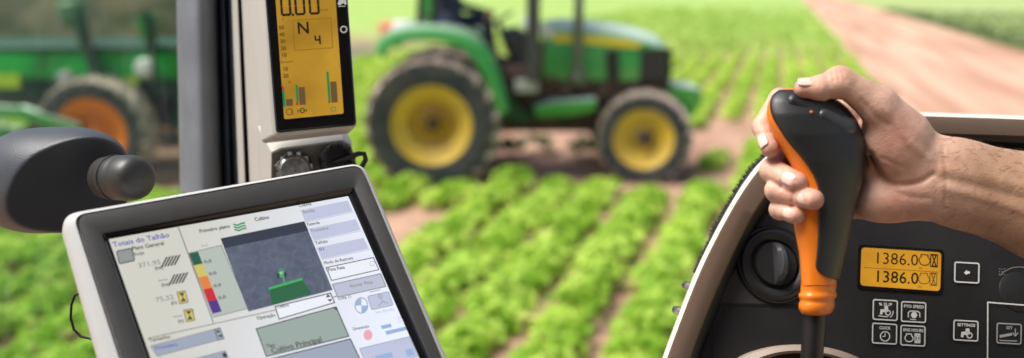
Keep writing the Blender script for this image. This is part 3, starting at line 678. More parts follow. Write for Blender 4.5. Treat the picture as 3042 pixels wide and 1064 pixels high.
# ------------------------------------------------------------------ cab: window pane, pillar, trim
def glass_mat():
    m, nt, b = new_mat('dusty_pane'); N = nt.nodes; Lk = nt.links
    tc = N.new('ShaderNodeTexCoord'); vm = N.new('ShaderNodeVectorMath'); vm.operation = 'MULTIPLY'; vm.inputs[1].default_value = (60, 60, 3.0); Lk.new(tc.outputs['Object'], vm.inputs[0])
    n1 = N.new('ShaderNodeTexNoise'); n1.inputs['Scale'].default_value = 1.0; n1.inputs['Detail'].default_value = 6; Lk.new(vm.outputs[0], n1.inputs['Vector'])
    r1 = N.new('ShaderNodeValToRGB'); r1.color_ramp.elements[0].position = 0.5; r1.color_ramp.elements[1].position = 0.85
    r1.color_ramp.elements[0].color = (0.012, 0.012, 0.012, 1); r1.color_ramp.elements[1].color = (0.15, 0.15, 0.15, 1); Lk.new(n1.outputs['Fac'], r1.inputs['Fac'])
    t = N.new('ShaderNodeBsdfTransparent'); t.inputs[0].default_value = (0.86, 0.92, 0.86, 1)
    b.inputs['Base Color'].default_value = (0.35, 0.37, 0.35, 1); b.inputs['Roughness'].default_value = 0.6
    mx = N.new('ShaderNodeMixShader'); Lk.new(r1.outputs['Color'], mx.inputs[0]); Lk.new(t.outputs[0], mx.inputs[1]); Lk.new(b.outputs[0], mx.inputs[2])
    gl = N.new('ShaderNodeBsdfGlossy'); gl.inputs['Roughness'].default_value = 0.02; fr = N.new('ShaderNodeFresnel'); fr.inputs[0].default_value = 1.25
    m2 = N.new('ShaderNodeMixShader'); Lk.new(fr.outputs[0], m2.inputs[0]); Lk.new(mx.outputs[0], m2.inputs[1]); Lk.new(gl.outputs[0], m2.inputs[2])
    Lk.new(m2.outputs[0], N['Material Output'].inputs['Surface']); return m
pp = Plane(530, 300, 1.02, (1, 0, 0.0), (0, -1, 0))
q = [pp(-420, -420), pp(560, -420), pp(560, 1350), pp(-420, 1350)]
mb = MB(); mb.prism(q, -pp.n*0.004)
pane = mb.build('window_pane', glass_mat(), None, loc=pp(60, 1350)); tag(pane, 'tinted dusty side window pane with vertical streaks left of the grey pillar', 'window')
# pillar: vertical post with rounded front
def vstrip(prof, y0=-420, y1=1350, steps=6):
    """prof(y) -> list of (px, depth) across; sweeps along y in the picture plane"""
    rings = []
    for k in range(steps+1):
        y = y0+(y1-y0)*k/steps; rings.append([P(x, y, d) for x, d in prof(y)])
    return rings
def lin(a, b, y): return a+(b-a)*y/540.0
def prof_pillar(y):
    xl, xr = lin(524, 534, y), lin(652, 668, y); w = xr-xl; out = []
    for k in range(13):
        t = k/12; a = math.pi*(1-t); out.append((xl+w*t, 0.985-0.055*math.sin(a)**0.6))
    return out+[(xr, 1.06), (xl, 1.06)]
pe = empty('window_pillar', P(620, 1350, 1.0), 'grey rounded cab pillar with black rubber seal between the two windows', 'pillar')
mb = MB(); mb.loft(vstrip(prof_pillar)); mb.build('post', M['pillar'], pe, smooth=40)
def prof_seal(y):
    a, b = lin(648, 664, y), lin(694, 714, y); return [(a, 0.975), (a+8, 0.955), ((a+b)/2-6, 0.95), ((a+b)/2, 0.962), (b-8, 0.95), (b, 0.96), (b, 1.05), (a, 1.05)]
mb = MB(); mb.loft(vstrip(prof_seal)); mb.build('rubber_seal', M['rubber'], pe, smooth=40)
ce = empty('trim_column', P(760, 1350, 0.95), 'beige plastic trim column carrying the small orange display', 'trim column')
def band(x0, x1, d0, d1, depth=0.08):
    def pr(y): a, b = lin(x0[0], x0[1], y), lin(x1[0], x1[1], y); return [(a, d0+0.006), (a+3, d0), (b-3, d1), (b, d1+0.006), (b, d1+depth), (a, d0+depth)]
    return pr
mb = MB(); mb.loft(vstrip(band((688, 708), (708, 730), 0.935, 0.93))); mb.build('trim_strip', M['beige'], ce, smooth=40)
mb = MB(); mb.loft(vstrip(band((703, 725), (724, 748), 0.95, 0.95))); mb.build('groove', M['panel2'], ce, smooth=40)
mb = MB(); mb.loft(vstrip(band((718, 742), (752, 798), 0.925, 0.90))); mb.loft(vstrip(band((752.5, 798.5), (800, 830), 0.899, 0.885)), mi=0); mb.build('column_cover', M['beige'], ce, smooth=30)

# viewer's cab: unseen roof and rear wall added to cut sky light, plus floor
M['lining'] = mat('cab_lining', (0.10, 0.095, 0.09), 0.9, vary=0.1)
mb = MB(); mb.box((0, -0.70, 2.87), (2.3, 1.5, 0.1)); o = mb.build('cab_roof', M['lining'], bevel=0.03); o['kind'] = 'structure'  # unseen roof added over the viewer to block sky light
mb = MB(); mb.box((0, -1.35, 1.85), (2.3, 0.06, 1.9)); o = mb.build('rear_light_block', M['lining'], bevel=0.02); o['kind'] = 'structure'
mb = MB(); mb.box((0, -0.1, 0.86), (2.3, 2.5, 0.08)); o = mb.build('cab_floor', M['lining'], bevel=0.02); o['kind'] = 'structure'

# ------------------------------------------------------------------ small orange display
dp = Plane(930, 250, 0.80, (1, -0.11, 0.28), (-0.072, -1, 0.06))
ds = empty('gauge_display', dp.at(930, 400, -0.03), 'upright black framed display with orange lit gauges above the big monitor', 'display')
def ext(y, a0, b0, slope=0.072): return a0 + slope*y
fo = [(738, -420), (1012, -420), (1064, 372), (812, 408)]
# beige body with a slanted left cheek
front = [dp.at(*p, -0.004) for p in ((750, -420), (1006, -420), (1064, 375), (813, 407))]
back = [dp.at(*p, -0.045) for p in ((704, -420), (990, -420), (1052, 380), (771, 412))]
mb = MB(); mb.loft([back, front]); mb.build('housing', M['beige'], ds, bevel=0.004, bseg=3)
mb = MB(); mb.prism([dp.at(*p, 0.0) for p in rquad([(756, -410), (1004, -410), (1059, 371), (820, 394)], 10, 4)], -dp.n*0.006); bz = mb.build('front_frame', M['gloss_black'], ds, bevel=0.0015)
lcd = glow('orange_lcd', (0.44, 0.225, 0.012), 1.0, noise=0.3, c2=(0.62, 0.34, 0.03))
mb = MB(); fill(mb, dp, rquad([(789, -410), (968, -410), (1021, 338), (844, 355)], 6, 3), 0.0008); mb.build('screen', lcd, ds, recalc=False)
LI = dict(dark=glow('lcd_dark', (0.012, 0.008, 0.002)), mid=glow('lcd_mid', (0.12, 0.06, 0.012)), grn=glow('lcd_green', (0.0, 0.22, 0.06)), brn=glow('lcd_brown', (0.13, 0.075, 0.03)), red=glow('lcd_red', (0.35, 0.05, 0.01)), line=glow('lcd_line', (0.28, 0.13, 0.01)))
mb = MB(); ex, ey = np.array((1, -0.05)), np.array((-0.072, -1)); o1 = 0.0012
def seg7(mb, x, y, h, segs, w, mi):
    wd = h*0.5; pt = lambda a, b: np.array((x, y))+ex*a*wd+ey*b*h
    S = dict(a=((0, 1), (1, 1)), b=((1, 1), (1, .5)), c=((1, .5), (1, 0)), d=((0, 0), (1, 0)), e=((0, .5), (0, 0)), f=((0, 1), (0, .5)), g=((0, .5), (1, .5)))
    for k in segs:
        a, b = pt(*S[k][0]), pt(*S[k][1]); m_ = (b-a)*0.1; stroke(mb, dp, [a+m_, b-m_], w, o1, mi)
for x in (838, 880, 922): seg7(mb, x, 46-(x-838)*0.05, 50, 'abcdef', 7, 0)
fill(mb, dp, disc((870, 45), 4, n=8), o1, 0)
put_text(mb, dp, 'km/h', 952, 35, 8, ex, ey, o1, 1)
stroke(mb, dp, [(870, 62), (983, 54), (988, 143), (875, 151)], 2.5, o1, 5, True)
put_text(mb, dp, 'N', 882, 101, 34, ex, ey, o1, 0, bold=1.5)
seg7(mb, 938, 133, 26, 'fgbc', 5, 0)
for k in range(8):
    x, y = 828+k*1.9, 82+k*20.5
    if k != 5: put_text(mb, dp, ('50', '40', '30', '20', '10', '0', '10', '20')[k], x, y+6, 11, ex, ey, o1, 1, bold=1)
    else: stroke(mb, dp, [(838, 187), (869, 184)], 2, o1, 1); put_text(mb, dp, '0', 833, 190, 9, ex, ey, o1, 1)
put_text(mb, dp, 'F', 837, 63, 9, ex, ey, o1, 1); put_text(mb, dp, 'A', 856, 249, 9, ex, ey, o1, 1)
def lcdbar(x, y0, y1, w, mi): fill(mb, dp, [(x, y0), (x+w, y0-w*.05), (x+w+(y1-y0)*.072, y1-w*.05), (x+(y1-y0)*.072, y1)], o1+0.0001*mi, mi)
lcdbar(837, 258, 272, 6, 4); lcdbar(838, 272, 318, 7, 2); lcdbar(849, 296, 316, 20, 3)
lcdbar(877, 253, 304, 7, 2); lcdbar(879, 304, 314, 7, 4); lcdbar(886, 260, 313, 19, 3)
lcdbar(969, 214, 304, 7, 2); lcdbar(974, 303, 307, 7, 4); lcdbar(980, 244, 306, 19, 3)
stroke(mb, dp, disc((859, 333), 9, n=12), 2, o1, 1, True); stroke(mb, dp, [(868, 325), (870, 342)], 2, o1, 1)
stroke(mb, dp, [(884, 330), (912, 328)], 2, o1, 1); stroke(mb, dp, disc((898, 329), 7, n=10), 2.5, o1, 0, True); stroke(mb, dp, [(885, 326), (885, 335)], 2, o1, 0); stroke(mb, dp, [(910, 325), (910, 333)], 2, o1, 0)
stroke(mb, dp, [(983, 320), (996, 319), (998, 330), (985, 331)], 2, o1, 2, True)
mb.build('gauge_graphics', [LI['dark'], LI['mid'], LI['grn'], LI['brn'], LI['red'], LI['line']], ds, recalc=False)
mb = MB(); stroke(mb, dp, disc((1021, 88), 9, n=16), 3.5, 0.0006, 0, True)
# small tractor mark and arrow at the top right
for poly in ([(1005, 2), (1028, 0), (1029, 10), (1006, 12)], [(1008, -10), (1020, -11), (1021, 2), (1009, 3)]): fill(mb, dp, poly, 0.0006)
fill(mb, dp, disc((1009, 11), 6, n=10), 0.0007); fill(mb, dp, disc((1026, 11), 4, n=10), 0.0007); stroke(mb, dp, [(1006, 20), (1026, 19)], 2, 0.0006)
mb.build('frame_symbols', glow('frame_ink', (0.5, 0.5, 0.48), 0.9), ds, recalc=False)
# connector block below the display
cp = Plane(900, 450, 0.845, (1, -0.10, 0.30), (0, -1, -0.25))
cb = empty('connector_block', cp.at(900, 700, -0.02), 'beige connector block below the orange display partly behind the monitor', 'connector block')
mb = MB(); fr = [(803, 448), (830, 436), (1020, 412), (1046, 425), (1055, 700), (800, 700)]
rings = [[cp.at(*p, -0.07) for p in ((770, 412), (800, 406), (1030, 382), (1040, 392), (1052, 700), (770, 700))], [cp.at(*p, -0.004) for p in fr], [cp.at(p[0]+(910-p[0])*.03, p[1]+4, 0.0) for p in fr]]
mb.loft(rings); mb.build('block', M['beige'], cb, smooth=25)
mb = MB(); mb.prism([cp.at(x, y, 0.0015) for x, y in ((808, 456), (834, 444), (1016, 421), (1040, 432), (1050, 700), (806, 700))], -cp.n*0.006); mb.build('face_plate', M['beige_dark'], cb)
def connector(px, py, r, loop=False):
    c = cp.at(px, py, 0.002); a = (cp.n + UP*0.25).normalized()
    mb = MB(); mb.lathe([(r*1.32, 0), (r*1.32, 0.010), (r*1.15, 0.012)], c, a, 6, caps=True); nt_ = mb.build('hex_nut', M['black'], cb, bevel=0.001)
    mb = MB(); mb.lathe([(r*1.0, 0.008), (r*1.0, 0.020), (r*0.85, 0.022), (r*0.82, 0.014), (r*0.3, 0.014), (0.001, 0.014)], c, a, 28)
    for k in range(12): 
        t = k*math.pi/6; u_ = a.orthogonal().normalized(); v_ = a.cross(u_); mb.box(c+a*0.018+(u_*math.cos(t)+v_*math.sin(t))*r*1.0, (0.004, 0.004, 0.006))
    mb.build('socket_ring', M['chrome'] if not loop else M['black'], cb, smooth=35)
connector(873, 508, 0.016); connector(1000, 478, 0.015, True)
mb = MB(); mb.tube([cp.at(*p, o_) for p, o_ in (((985, 470), .02), ((1020, 452), .03), ((1052, 436), .035), ((1068, 436), .036), ((1072, 452), .036), ((1062, 474), .034), ((1046, 492), .03), ((1010, 496), .024))], 0.0026, 10); mb.build('cap_tether', M['black'], cb, smooth=60)

# ------------------------------------------------------------------ big monitor
mp_ = Plane(640, 640, 0.665, (1, -0.19, 0.5), (-.416, -.851, .322))
OUT = [(165, 626), (1082, 470), (1455, 1350), (368, 1350)]
BEZ = [(219, 641), (1070, 488), (1430, 1350), (450, 1350)]
REC = [(310, 705), (1049, 566), (1405, 1350), (530, 1350)]
SCR = [(322, 709), (1036, 578), (1378, 1350), (552, 1350)]
def ext_line(p, q, y): return (p[0]+(q[0]-p[0])*(y-p[1])/(q[1]-p[1]), y)
YB = 1250
OUT = [(166, 630), (1084, 474), ext_line((1092, 517), (1333, 1063), YB), ext_line((180, 715), (284, 1063), YB)]
BEZ = [(222, 641), (1071, 490), ext_line((1082, 514), (1312, 1063), YB), ext_line((232, 660), (361, 1063), YB)]
REC = [(306, 698), (1052, 562), ext_line((1052, 562), (1272, 1063), YB), ext_line((306, 698), (434, 1063), YB)]
SCR = [(322, 706), (1036, 578), ext_line((1036, 578), (1249, 1063), YB-20), ext_line((322, 706), (448, 1063), YB-20)]
mo = empty('monitor', mp_.at(760, YB, -0.03), 'large tilted touch screen monitor with silver rim and dark grey frame', 'monitor')
n_ = 8; ro = rquad(OUT, (62, 48, 30, 30), n_); rb = rquad(BEZ, (34, 32, 20, 20), n_); rr_ = rquad(REC, 5, n_); rs = rquad(SCR, 2, n_)
mid = lambda A, B, t: [(a[0]+(b[0]-a[0])*t, a[1]+(b[1]-a[1])*t) for a, b in zip(A, B)]
mb = MB()
mb.loft([[mp_.at(*p, -0.045) for p in mid(ro, rb, 0.15)], [mp_.at(*p, -0.012) for p in ro], [mp_.at(*p, -0.005) for p in mid(ro, rb, 0.12)], [mp_.at(*p, -0.001) for p in mid(ro, rb, 0.45)], [mp_.at(*p, 0.0) for p in mid(ro, rb, 0.9)], [mp_.at(*p, -0.004) for p in rb]], caps=True)
mb.build('shell', M['silver'], mo, smooth=50)
mb = MB(); rbi = mid(rb, rr_, 0.04)
mb.loft([[mp_.at(*p, -0.005) for p in rbi], [mp_.at(*p, 0.0008) for p in mid(rb, rr_, 0.06)], [mp_.at(*p, 0.0008) for p in mid(rb, rr_, 0.9)], [mp_.at(*p, 0.0) for p in mid(rb, rr_, 0.97)]], caps=False); mb.build('frame', M['bezel'], mo, smooth=40)
mb = MB(); mb.loft([[mp_.at(*p, 0.0002) for p in mid(rb, rr_, 0.965)], [mp_.at(*p, -0.003) for p in mid(rr_, rs, 0.5)], [mp_.at(*p, -0.0035) for p in mid(rr_, rs, 1.1)]], caps=False); mb.build('inner_gasket', M['gloss_black'], mo, smooth=40)
def scrmat():
    m, nt, b = new_mat('monitor_screen'); N = nt.nodes; Lk = nt.links
    tc = N.new('ShaderNodeTexCoord'); sp = N.new('ShaderNodeSeparateXYZ'); Lk.new(tc.outputs['Object'], sp.inputs[0])
    mr = N.new('ShaderNodeMapRange'); mr.inputs['From Min'].default_value = -0.06; mr.inputs['From Max'].default_value = 0.10; Lk.new(sp.outputs['X'], mr.inputs['Value'])
    mx = N.new('ShaderNodeMixRGB'); mx.inputs['Color1'].default_value = (0.58, 0.57, 0.50, 1); mx.inputs['Color2'].default_value = (0.78, 0.82, 0.96, 1); Lk.new(mr.outputs[0], mx.inputs['Fac'])
    b.inputs['Base Color'].default_value = (0.01, 0.01, 0.01, 1); b.inputs['Roughness'].default_value = 0.22; b.inputs['Specular IOR Level'].default_value = 0.5
    Lk.new(mx.outputs[0], b.inputs['Emission Color']); b.inputs['Emission Strength'].default_value = 1.08; return m
OFF = -0.0030
mb = MB(); fill(mb, mp_, rs, OFF); mb.build('screen', scrmat(), mo, recalc=False)
def map_mat():
    m = glow('map_blue', (0.075, 0.095, 0.15), 1.0)
    nt = m.node_tree; N = nt.nodes; Lk = nt.links; tc = N.new('ShaderNodeTexCoord')
    nz = N.new('ShaderNodeTexNoise'); nz.inputs['Scale'].default_value = 90; nz.inputs['Detail'].default_value = 8; nz.inputs['Roughness'].default_value = 0.7; nz.inputs['Distortion'].default_value = 1.5; Lk.new(tc.outputs['Object'], nz.inputs['Vector'])
    rp = N.new('ShaderNodeValToRGB'); e = rp.color_ramp.elements; e[0].position = 0.4; e[1].position = 0.8; e[0].color = (0.085, 0.10, 0.15, 1); e[1].color = (0.15, 0.175, 0.23, 1)
    Lk.new(nz.outputs['Fac'], rp.inputs['Fac']); Lk.new(rp.outputs[0], N['Principled BSDF'].inputs['Emission Color']); return m
C = {}; mats_ = []
def gm(key, c, m=None): C[key] = len(mats_); mats_.append(m or glow('screen_'+key, c))
gm('ink', (0.05, 0.05, 0.05)); gm('grey', (0.28, 0.28, 0.28)); gm('blue', (0.09, 0.11, 0.42)); gm('line', (0.2, 0.2, 0.17)); gm('map', None, map_mat()); gm('mapdark', (0.03, 0.038, 0.06))
gm('pale', (0.46, 0.51, 0.46)); gm('green', (0.015, 0.10, 0.06)); gm('yellow', (0.62, 0.52, 0.13)); gm('orange', (0.75, 0.22, 0.05)); gm('red', (0.6, 0.02, 0.03)); gm('purple', (0.09, 0.03, 0.25))
gm('field', (0.02, 0.13, 0.05)); gm('fieldline', (0.06, 0.42, 0.12)); gm('lav', (0.52, 0.56, 0.72)); gm('white', (0.85, 0.87, 0.93)); gm('btn', (0.34, 0.39, 0.48)); gm('pink', (0.85, 0.40, 0.45)); gm('lblue', (0.32, 0.45, 0.72)); gm('gbtn', (0.33, 0.40, 0.37)); gm('faint', (0.5, 0.53, 0.66)); gm('icon', (0.28, 0.31, 0.28)); gm('cream', (0.72, 0.72, 0.66)); gm('cgreen', (0.05, 0.3, 0.12))
mb = MB(); sx, sy = (1, -0.18), (-0.33, -1)
lay = [OFF]
def nl(): lay[0] += 0.00006; return lay[0]
def T(s, x, y, h, key='ink', width=None, bold=0, sx_=None): put_text(mb, mp_, s, x, y, h, sx_ or sx, sy, nl()+0.0006, C[key], width, bold)
def Q(poly, key, edge=None, ew=2.5): 
    fill(mb, mp_, poly, nl(), C[key])
    if edge: stroke(mb, mp_, poly, ew, nl()+0.00003, C[edge], True)
T('Totais do Talhão', 336, 730, 15, 'blue', 170, 0.7); 
Q(rquad([(345, 742), (390, 733), (400, 770), (354, 780)], 6, 3), 'icon', 'ink', 3); stroke(mb, mp_, disc((372, 757), 14, n=14, a0=20, a1=160), 4, nl()+.0003, C['grey']); stroke(mb, mp_, disc((373, 757), 14, n=14, a0=200, a1=340), 4, nl()+.0003, C['grey'])
T('Plant General', 392, 741, 12, 'ink', 97, 0.6); T('Soja', 397, 757, 10, 'ink', 32, 0.4)
T('371,95', 411, 793, 14, 'grey', 68, 0.6); T('(ha)', 460, 799, 10, 'ink', 25, 0.5)
def hatch(x, y):
    for k in range(5):
        a = (x+k*9.5+6, y-k*1.5); b = (x+k*9.5-3+6, y+30-k*1.5)
        fill(mb, mp_, [(a[0]+2, a[1]), (a[0]+8, a[1]-1), (b[0]-5, b[1]), (b[0]-11, b[1]+1)], nl(), C['ink'])
hatch(485, 760); hatch(508, 813)
stroke(mb, mp_, [(471, 832), (497, 828)], 3, nl()+.0003, C['grey']); T('(ha)', 480, 850, 10, 'ink', 25, 0.5)
T('75,32', 464, 896, 14, 'grey', 54, 0.6); T('(h)', 508, 903, 9, 'ink', 18, 0.5)
stroke(mb, mp_, [(516, 940), (541, 936)], 3, nl()+.0003, C['grey']); T('(h)', 529, 958, 9, 'ink', 18, 0.5)
for x, y in ((526, 866), (546, 920)):
    Q([(x, y), (x+24, y-4), (x+33, y+30), (x+8, y+35)], 'yellow', 'ink', 2)
    fill(mb, mp_, [(x+5, y+4), (x+21, y+1), (x+17, y+15)], nl()+.0003, C['ink']); fill(mb, mp_, [(x+17, y+15), (x+27, y+27), (x+11, y+30)], nl()+.0003, C['ink'])
T('?', 572, 930, 13, 'ink')
stroke(mb, mp_, [(529, 672), (634, 958)], 3, nl()+.0003, C['line']); stroke(mb, mp_, [(440, 1005), (1000, 880)], 2.5, nl()+.0003, C['line'])
T('Primeiro plano', 593, 692, 11, 'ink', 92, 0.6); T('Cultivo', 757, 657, 11, 'ink', 44, 0.6)
for k in range(3):
    y = 666+k*8; stroke(mb, mp_, [(694+k*2, y), (706+k*2, y+3), (718+k*2, y-3), (727+k*2, y-4)], 5, nl()+.0003, C['cgreen'])
Q([(559, 752), (657, 728), (738, 916), (634, 942)], 'pale', 'line', 2)
cols = ('green', 'yellow', 'orange', 'red', 'purple')
L0, L1 = np.array((561, 753.)), np.array((632, 932.)); wv = np.array((27, -6.))
for k, key in enumerate(cols):
    a = L0+(L1-L0)*k/5; b = L0+(L1-L0)*(k+1)/5; fill(mb, mp_, [a, a+wv, b+wv, b], nl(), C[key])
    if k < 4: T('0,0', b[0]+32, b[1]-6-8*0, 9, 'ink', 22, 0.5)
T('(ha)', 598, 735, 7, 'grey', 20)
Q([(655, 709), (904, 658), (988, 862), (738, 926)], 'map'); fill(mb, mp_, [(655, 709), (904, 658), (916, 686), (667, 738)], nl(), C['mapdark'])
fill(mb, mp_, [(800, 858), (896, 830), (926, 872), (808, 908)], nl(), C['field']); stroke(mb, mp_, [(800, 858), (896, 830)], 7, nl(), C['fieldline'])
stroke(mb, mp_, [(846, 846), (841, 822)], 4, nl(), C['fieldline']); fill(mb, mp_, disc((836, 813), 10, 12), nl(), C['fieldline']); fill(mb, mp_, disc((835, 804), 6), nl(), C['cgreen']); 
for dx in (-11, 10): fill(mb, mp_, disc((837+dx, 818-dx*.2), 4, 8), nl(), C['mapdark'])
fill(mb, mp_, disc((835, 812), 4), nl(), C['pale'])
# right column
for k in range(3):
    y = 616+k*56; x = 886+k*24
    T(('Cliente', 'Fazenda', 'Talhão')[k], x+2, y+2, 9, 'ink', 38, 0.3)
    Q([(x+6, y+10), (x+147-k*1, y-19), (x+161, y+13), (x+21, y+44)], 'lav'); T(('Bentley', 'Fronteira', '01')[k], x+14, y+21, 10, 'blue' if k == 2 else 'grey', (36, 52, 14)[k], 0.4)
    stroke(mb, mp_, [(x+22, y+46), (x+162, y+16)], 2, nl(), C['faint'])
    stroke(mb, mp_, [(x+136, y-2), (x+144, y-4), (x+146, y+3)], 2, nl(), C['faint'])
T('Modo de Rastreio', 962, 789, 9, 'ink', 88, 0.3)
Q([(968, 798), (1108, 768), (1124, 804), (984, 836)], 'white', 'ink', 2.5); T('Pista Reta', 974, 810, 10, 'ink', 50, 0.4); stroke(mb, mp_, disc((1104, 786), 7, n=8), 2, nl(), C['faint'], True)
Q([(986, 848), (1129, 816), (1145, 854), (1002, 886)], 'faint', 'grey', 3); T('Ajustar Pista', 1038, 858, 10, 'grey', 70, 0.4)
T('Linha 11', 1004, 895, 9, 'ink', 38, 0.3)
stroke(mb, mp_, [(1098, 871), (1128, 864)], 2, nl(), C['grey'])
fill(mb, mp_, disc((1072, 911), 19, 23), nl(), C['lblue']); fill(mb, mp_, [(1072, 911)]+disc((1072, 911), 17, 21, 8, 0, 90), nl(), C['white']); fill(mb, mp_, [(1072, 911)]+disc((1072, 911), 17, 21, 8, 180, 270), nl(), C['white']); stroke(mb, mp_, disc((1072, 911), 19, 23), 2.5, nl(), C['btn'], True)
Q(rquad([(1090, 884), (1152, 870), (1166, 910), (1102, 924)], 6, 3), 'lav', 'btn', 2.5); stroke(mb, mp_, [(1125, 880), (1135, 900), (1150, 904)], 3, nl(), C['btn']); stroke(mb, mp_, [(1135, 900), (1122, 912)], 3, nl(), C['btn']); stroke(mb, mp_, disc((1128, 884), 6), 2, nl(), C['btn'], True)
T('km (km/h)', 1114, 936, 8, 'faint', 56, 0.3)
T('Gravando', 1046, 986, 9, 'ink', 50, 0.3); fill(mb, mp_, disc((1091, 999), 13, 16), nl(), C['pink'])
fill(mb, mp_, [(1128, 972), (1158, 965), (1162, 975), (1134, 982)], nl(), C['lblue']); fill(mb, mp_, [(1142, 988), (1202, 974), (1206, 984), (1146, 999)], nl(), C['lblue']); T('50', 1178, 954, 9, 'faint'); T('15:5', 1176, 966, 9, 'faint')
Q([(1066, 1040), (1214, 1004), (1240, 1062), (1090, 1100)], 'lav', 'btn', 2.5); T('2,4 km/h', 1160, 1030, 15, 'faint', 58, .5)
fill(mb, mp_, [(1110, 1062), (1160, 1050), (1166, 1064), (1116, 1076)], nl(), C['lblue'])
fill(mb, mp_, [(1200, 1044), (1222, 1039), (1230, 1058), (1208, 1064)], nl(), C['lblue'])
# centre bottom
T('Operação', 762, 955, 10, 'ink', 56, 0.5)
Q([(816, 916), (980, 876), (992, 904), (828, 953)], 'white', 'ink', 3); T('Cultivo', 822, 922, 9, 'ink', 36, 0.4)
fill(mb, mp_, [(966, 890), (981, 886), (971, 879)], nl(), C['ink']); fill(mb, mp_, [(970, 896), (985, 892), (980, 902)], nl(), C['ink'])
Q([(760, 982), (996, 917), (1034, 1004), (790, 1064)], 'gbtn', 'ink', 3); fill(mb, mp_, [(988, 922), (998, 919), (1000, 928)], nl(), C['ink'])
T('Tipo', 790, 1038, 9, 'ink', 26, 0.5); T('Cultivo Principal', 806, 1056, 17, 'ink', 152, 0.5, (1, -0.235))
Q([(794, 1074), (1038, 1012), (1062, 1062), (1090, 1120), (820, 1180)], 'btn', 'ink', 3)
# bottom left
T('Tamanho', 444, 1022, 10, 'ink', 64, 0.5)
Q([(448, 1034), (652, 980), (664, 1012), (468, 1064)], 'btn', 'grey', 2.5); T('Fronteira', 462, 1045, 10, 'blue', 66, 0.4)
Q([(636, 986), (653, 981), (665, 1012), (648, 1017)], 'btn', 'ink', 2); fill(mb, mp_, [(641, 996), (655, 992), (645, 986)], nl(), C['ink']); fill(mb, mp_, [(646, 1003), (660, 999), (657, 1010)], nl(), C['ink'])
Q([(480, 1098), (668, 1048), (690, 1100), (500, 1150)], 'btn', 'grey', 2.5); fill(mb, mp_, [(658, 1056), (670, 1053), (676, 1066), (664, 1069)], nl(), C['ink'])
mb.build('screen_graphics', mats_, mo, recalc=False)
# bracket arm that carries the monitor, behind it
mb = MB(); mb.tube([mp_.at(820, 800, -0.045), mp_.at(830, 800, -0.09), P(800, 760, 0.9)], 0.022, 14); mb.build('mount_arm', M['black'], mo, smooth=60)
# cable at the left of the monitor
mb = MB(); mb.tube([P(*p) for p in ((236, 872, .70), (222, 878, .70), (212, 905, .70), (210, 945, .70), (220, 980, .70), (240, 1000, .70), (268, 1006, .70), (300, 1010, .70))], 0.0011, 8)
cbl = mb.build('cable', M['black'], None, smooth=60, loc=P(300, 1010, .70)); tag(cbl, 'thin black cable looping out from behind the left edge of the monitor', 'cable')

# ------------------------------------------------------------------ dark rounded housing with knob (lower left)
def sdf_object(f, lo, h, d0, name, m, parent=None, it=2, loc=None, smooth=180):
    V, Fq = surface_nets(f, lo, h); V = relax(V, Fq, it)
    k = d0/F
    vs = [P(v[0], v[1], d0 - v[2]*k) for v in V]
    mb = MB(); mb.add(vs, Fq.tolist()); return mb.build(name, m, parent, smooth=smooth, loc=loc), V
hs = empty('pivot_housing', P(170, 700, 0.80), 'rounded dark grey plastic housing with a ribbed knob left of the monitor', 'housing')
lo, hi, h = (-220, 330, -240), (420, 730, 200), 5.0
X = grid(lo, hi, h)
f = ((np.abs((X[0]-158)/232)**2.7+np.abs((X[1]-(535-(X[0]-158)*0.03))/158)**2.5+np.abs(X[2]/200)**2.4+1e-9)**(1/2.5)-1)*150
# flat face turned to the right and the viewer; the dome above it catches the light
nrm = np.array((0.42, 0.36, 0.83)); nrm /= np.linalg.norm(nrm); pt = np.array((230, 560, 78))
f = smax(f, nrm[0]*(X[0]-pt[0])+nrm[1]*(X[1]-pt[1])+nrm[2]*(X[2]-pt[2]), 7)
sdf_object(f, lo, h, 0.76, 'shell', M['housing'], hs, 3)
kn = [P(300, 535, 0.70), P(455, 525, 0.66)]; ax = (P(490, 530, 0.675)-P(310, 528, 0.71)).normalized()
r_ = 69*0.69/F; c0 = P(325, 528, 0.715)
mb = MB(); prof = [(r_*0.7, -0.01), (r_*.93, -0.005), (r_*0.95, 0.004), (r_*1.0, 0.006), (r_*1.02, 0.0105), (r_*0.965, 0.0115), (r_*0.965, 0.013), (r_*1.0, 0.0145), (r_*1.0, 0.019), (r_*0.97, 0.0215), (r_*1.0, 0.024), (r_*1.01, 0.032), (r_*.97, 0.038), (r_*0.9, 0.043), (r_*.72, 0.0475), (r_*.45, 0.0495), (0.0005, 0.05)]
mb.lathe([(r, q*0.84) for r, q in prof], c0, ax, 48); mb.build('knob', M['knob'], hs, smooth=50)
mb = MB(); mb.tube([P(60, 560, 0.79), P(-200, 600, 0.82), P(-700, 700, 0.9)], 0.018, 12); mb.build('stalk', M['black'], hs, smooth=60)

# ------------------------------------------------------------------ side console
cpn = Plane(2560, 800, 0.79, (1, 0.05, 0.04), (-0.02, -1, 0.30))
co = empty('side_console', cpn.at(2600, 1350, 0.0), 'dark curved control console with tan rim, dial, small orange screen and keys', 'console')
outer = smoothpath([(1880, 1350), (1925, 1190), (1968, 1064), (2010, 950), (2064, 812), (2118, 700), (2170, 606), (2215, 535), (2262, 478), (2335, 420), (2430, 374), (2560, 346), (2700, 335), (2850, 338), (3042, 345), (3250, 356)], 5)
inner = smoothpath([(1975, 1350), (2018, 1190), (2052, 1064), (2094, 950), (2146, 826), (2188, 736), (2226, 660), (2264, 602), (2306, 552), (2380, 494), (2466, 444), (2575, 412), (2700, 400), (2850, 402), (3042, 408), (3250, 417)], 5)
inn2 = smoothpath([(2005, 1350), (2047, 1190), (2080, 1064), (2120, 955), (2168, 838), (2208, 750), (2246, 675), (2284, 618), (2326, 568), (2398, 512), (2480, 468), (2585, 440), (2705, 432), (2850, 434), (3042, 440), (3250, 449)], 5)
RO = 0.03
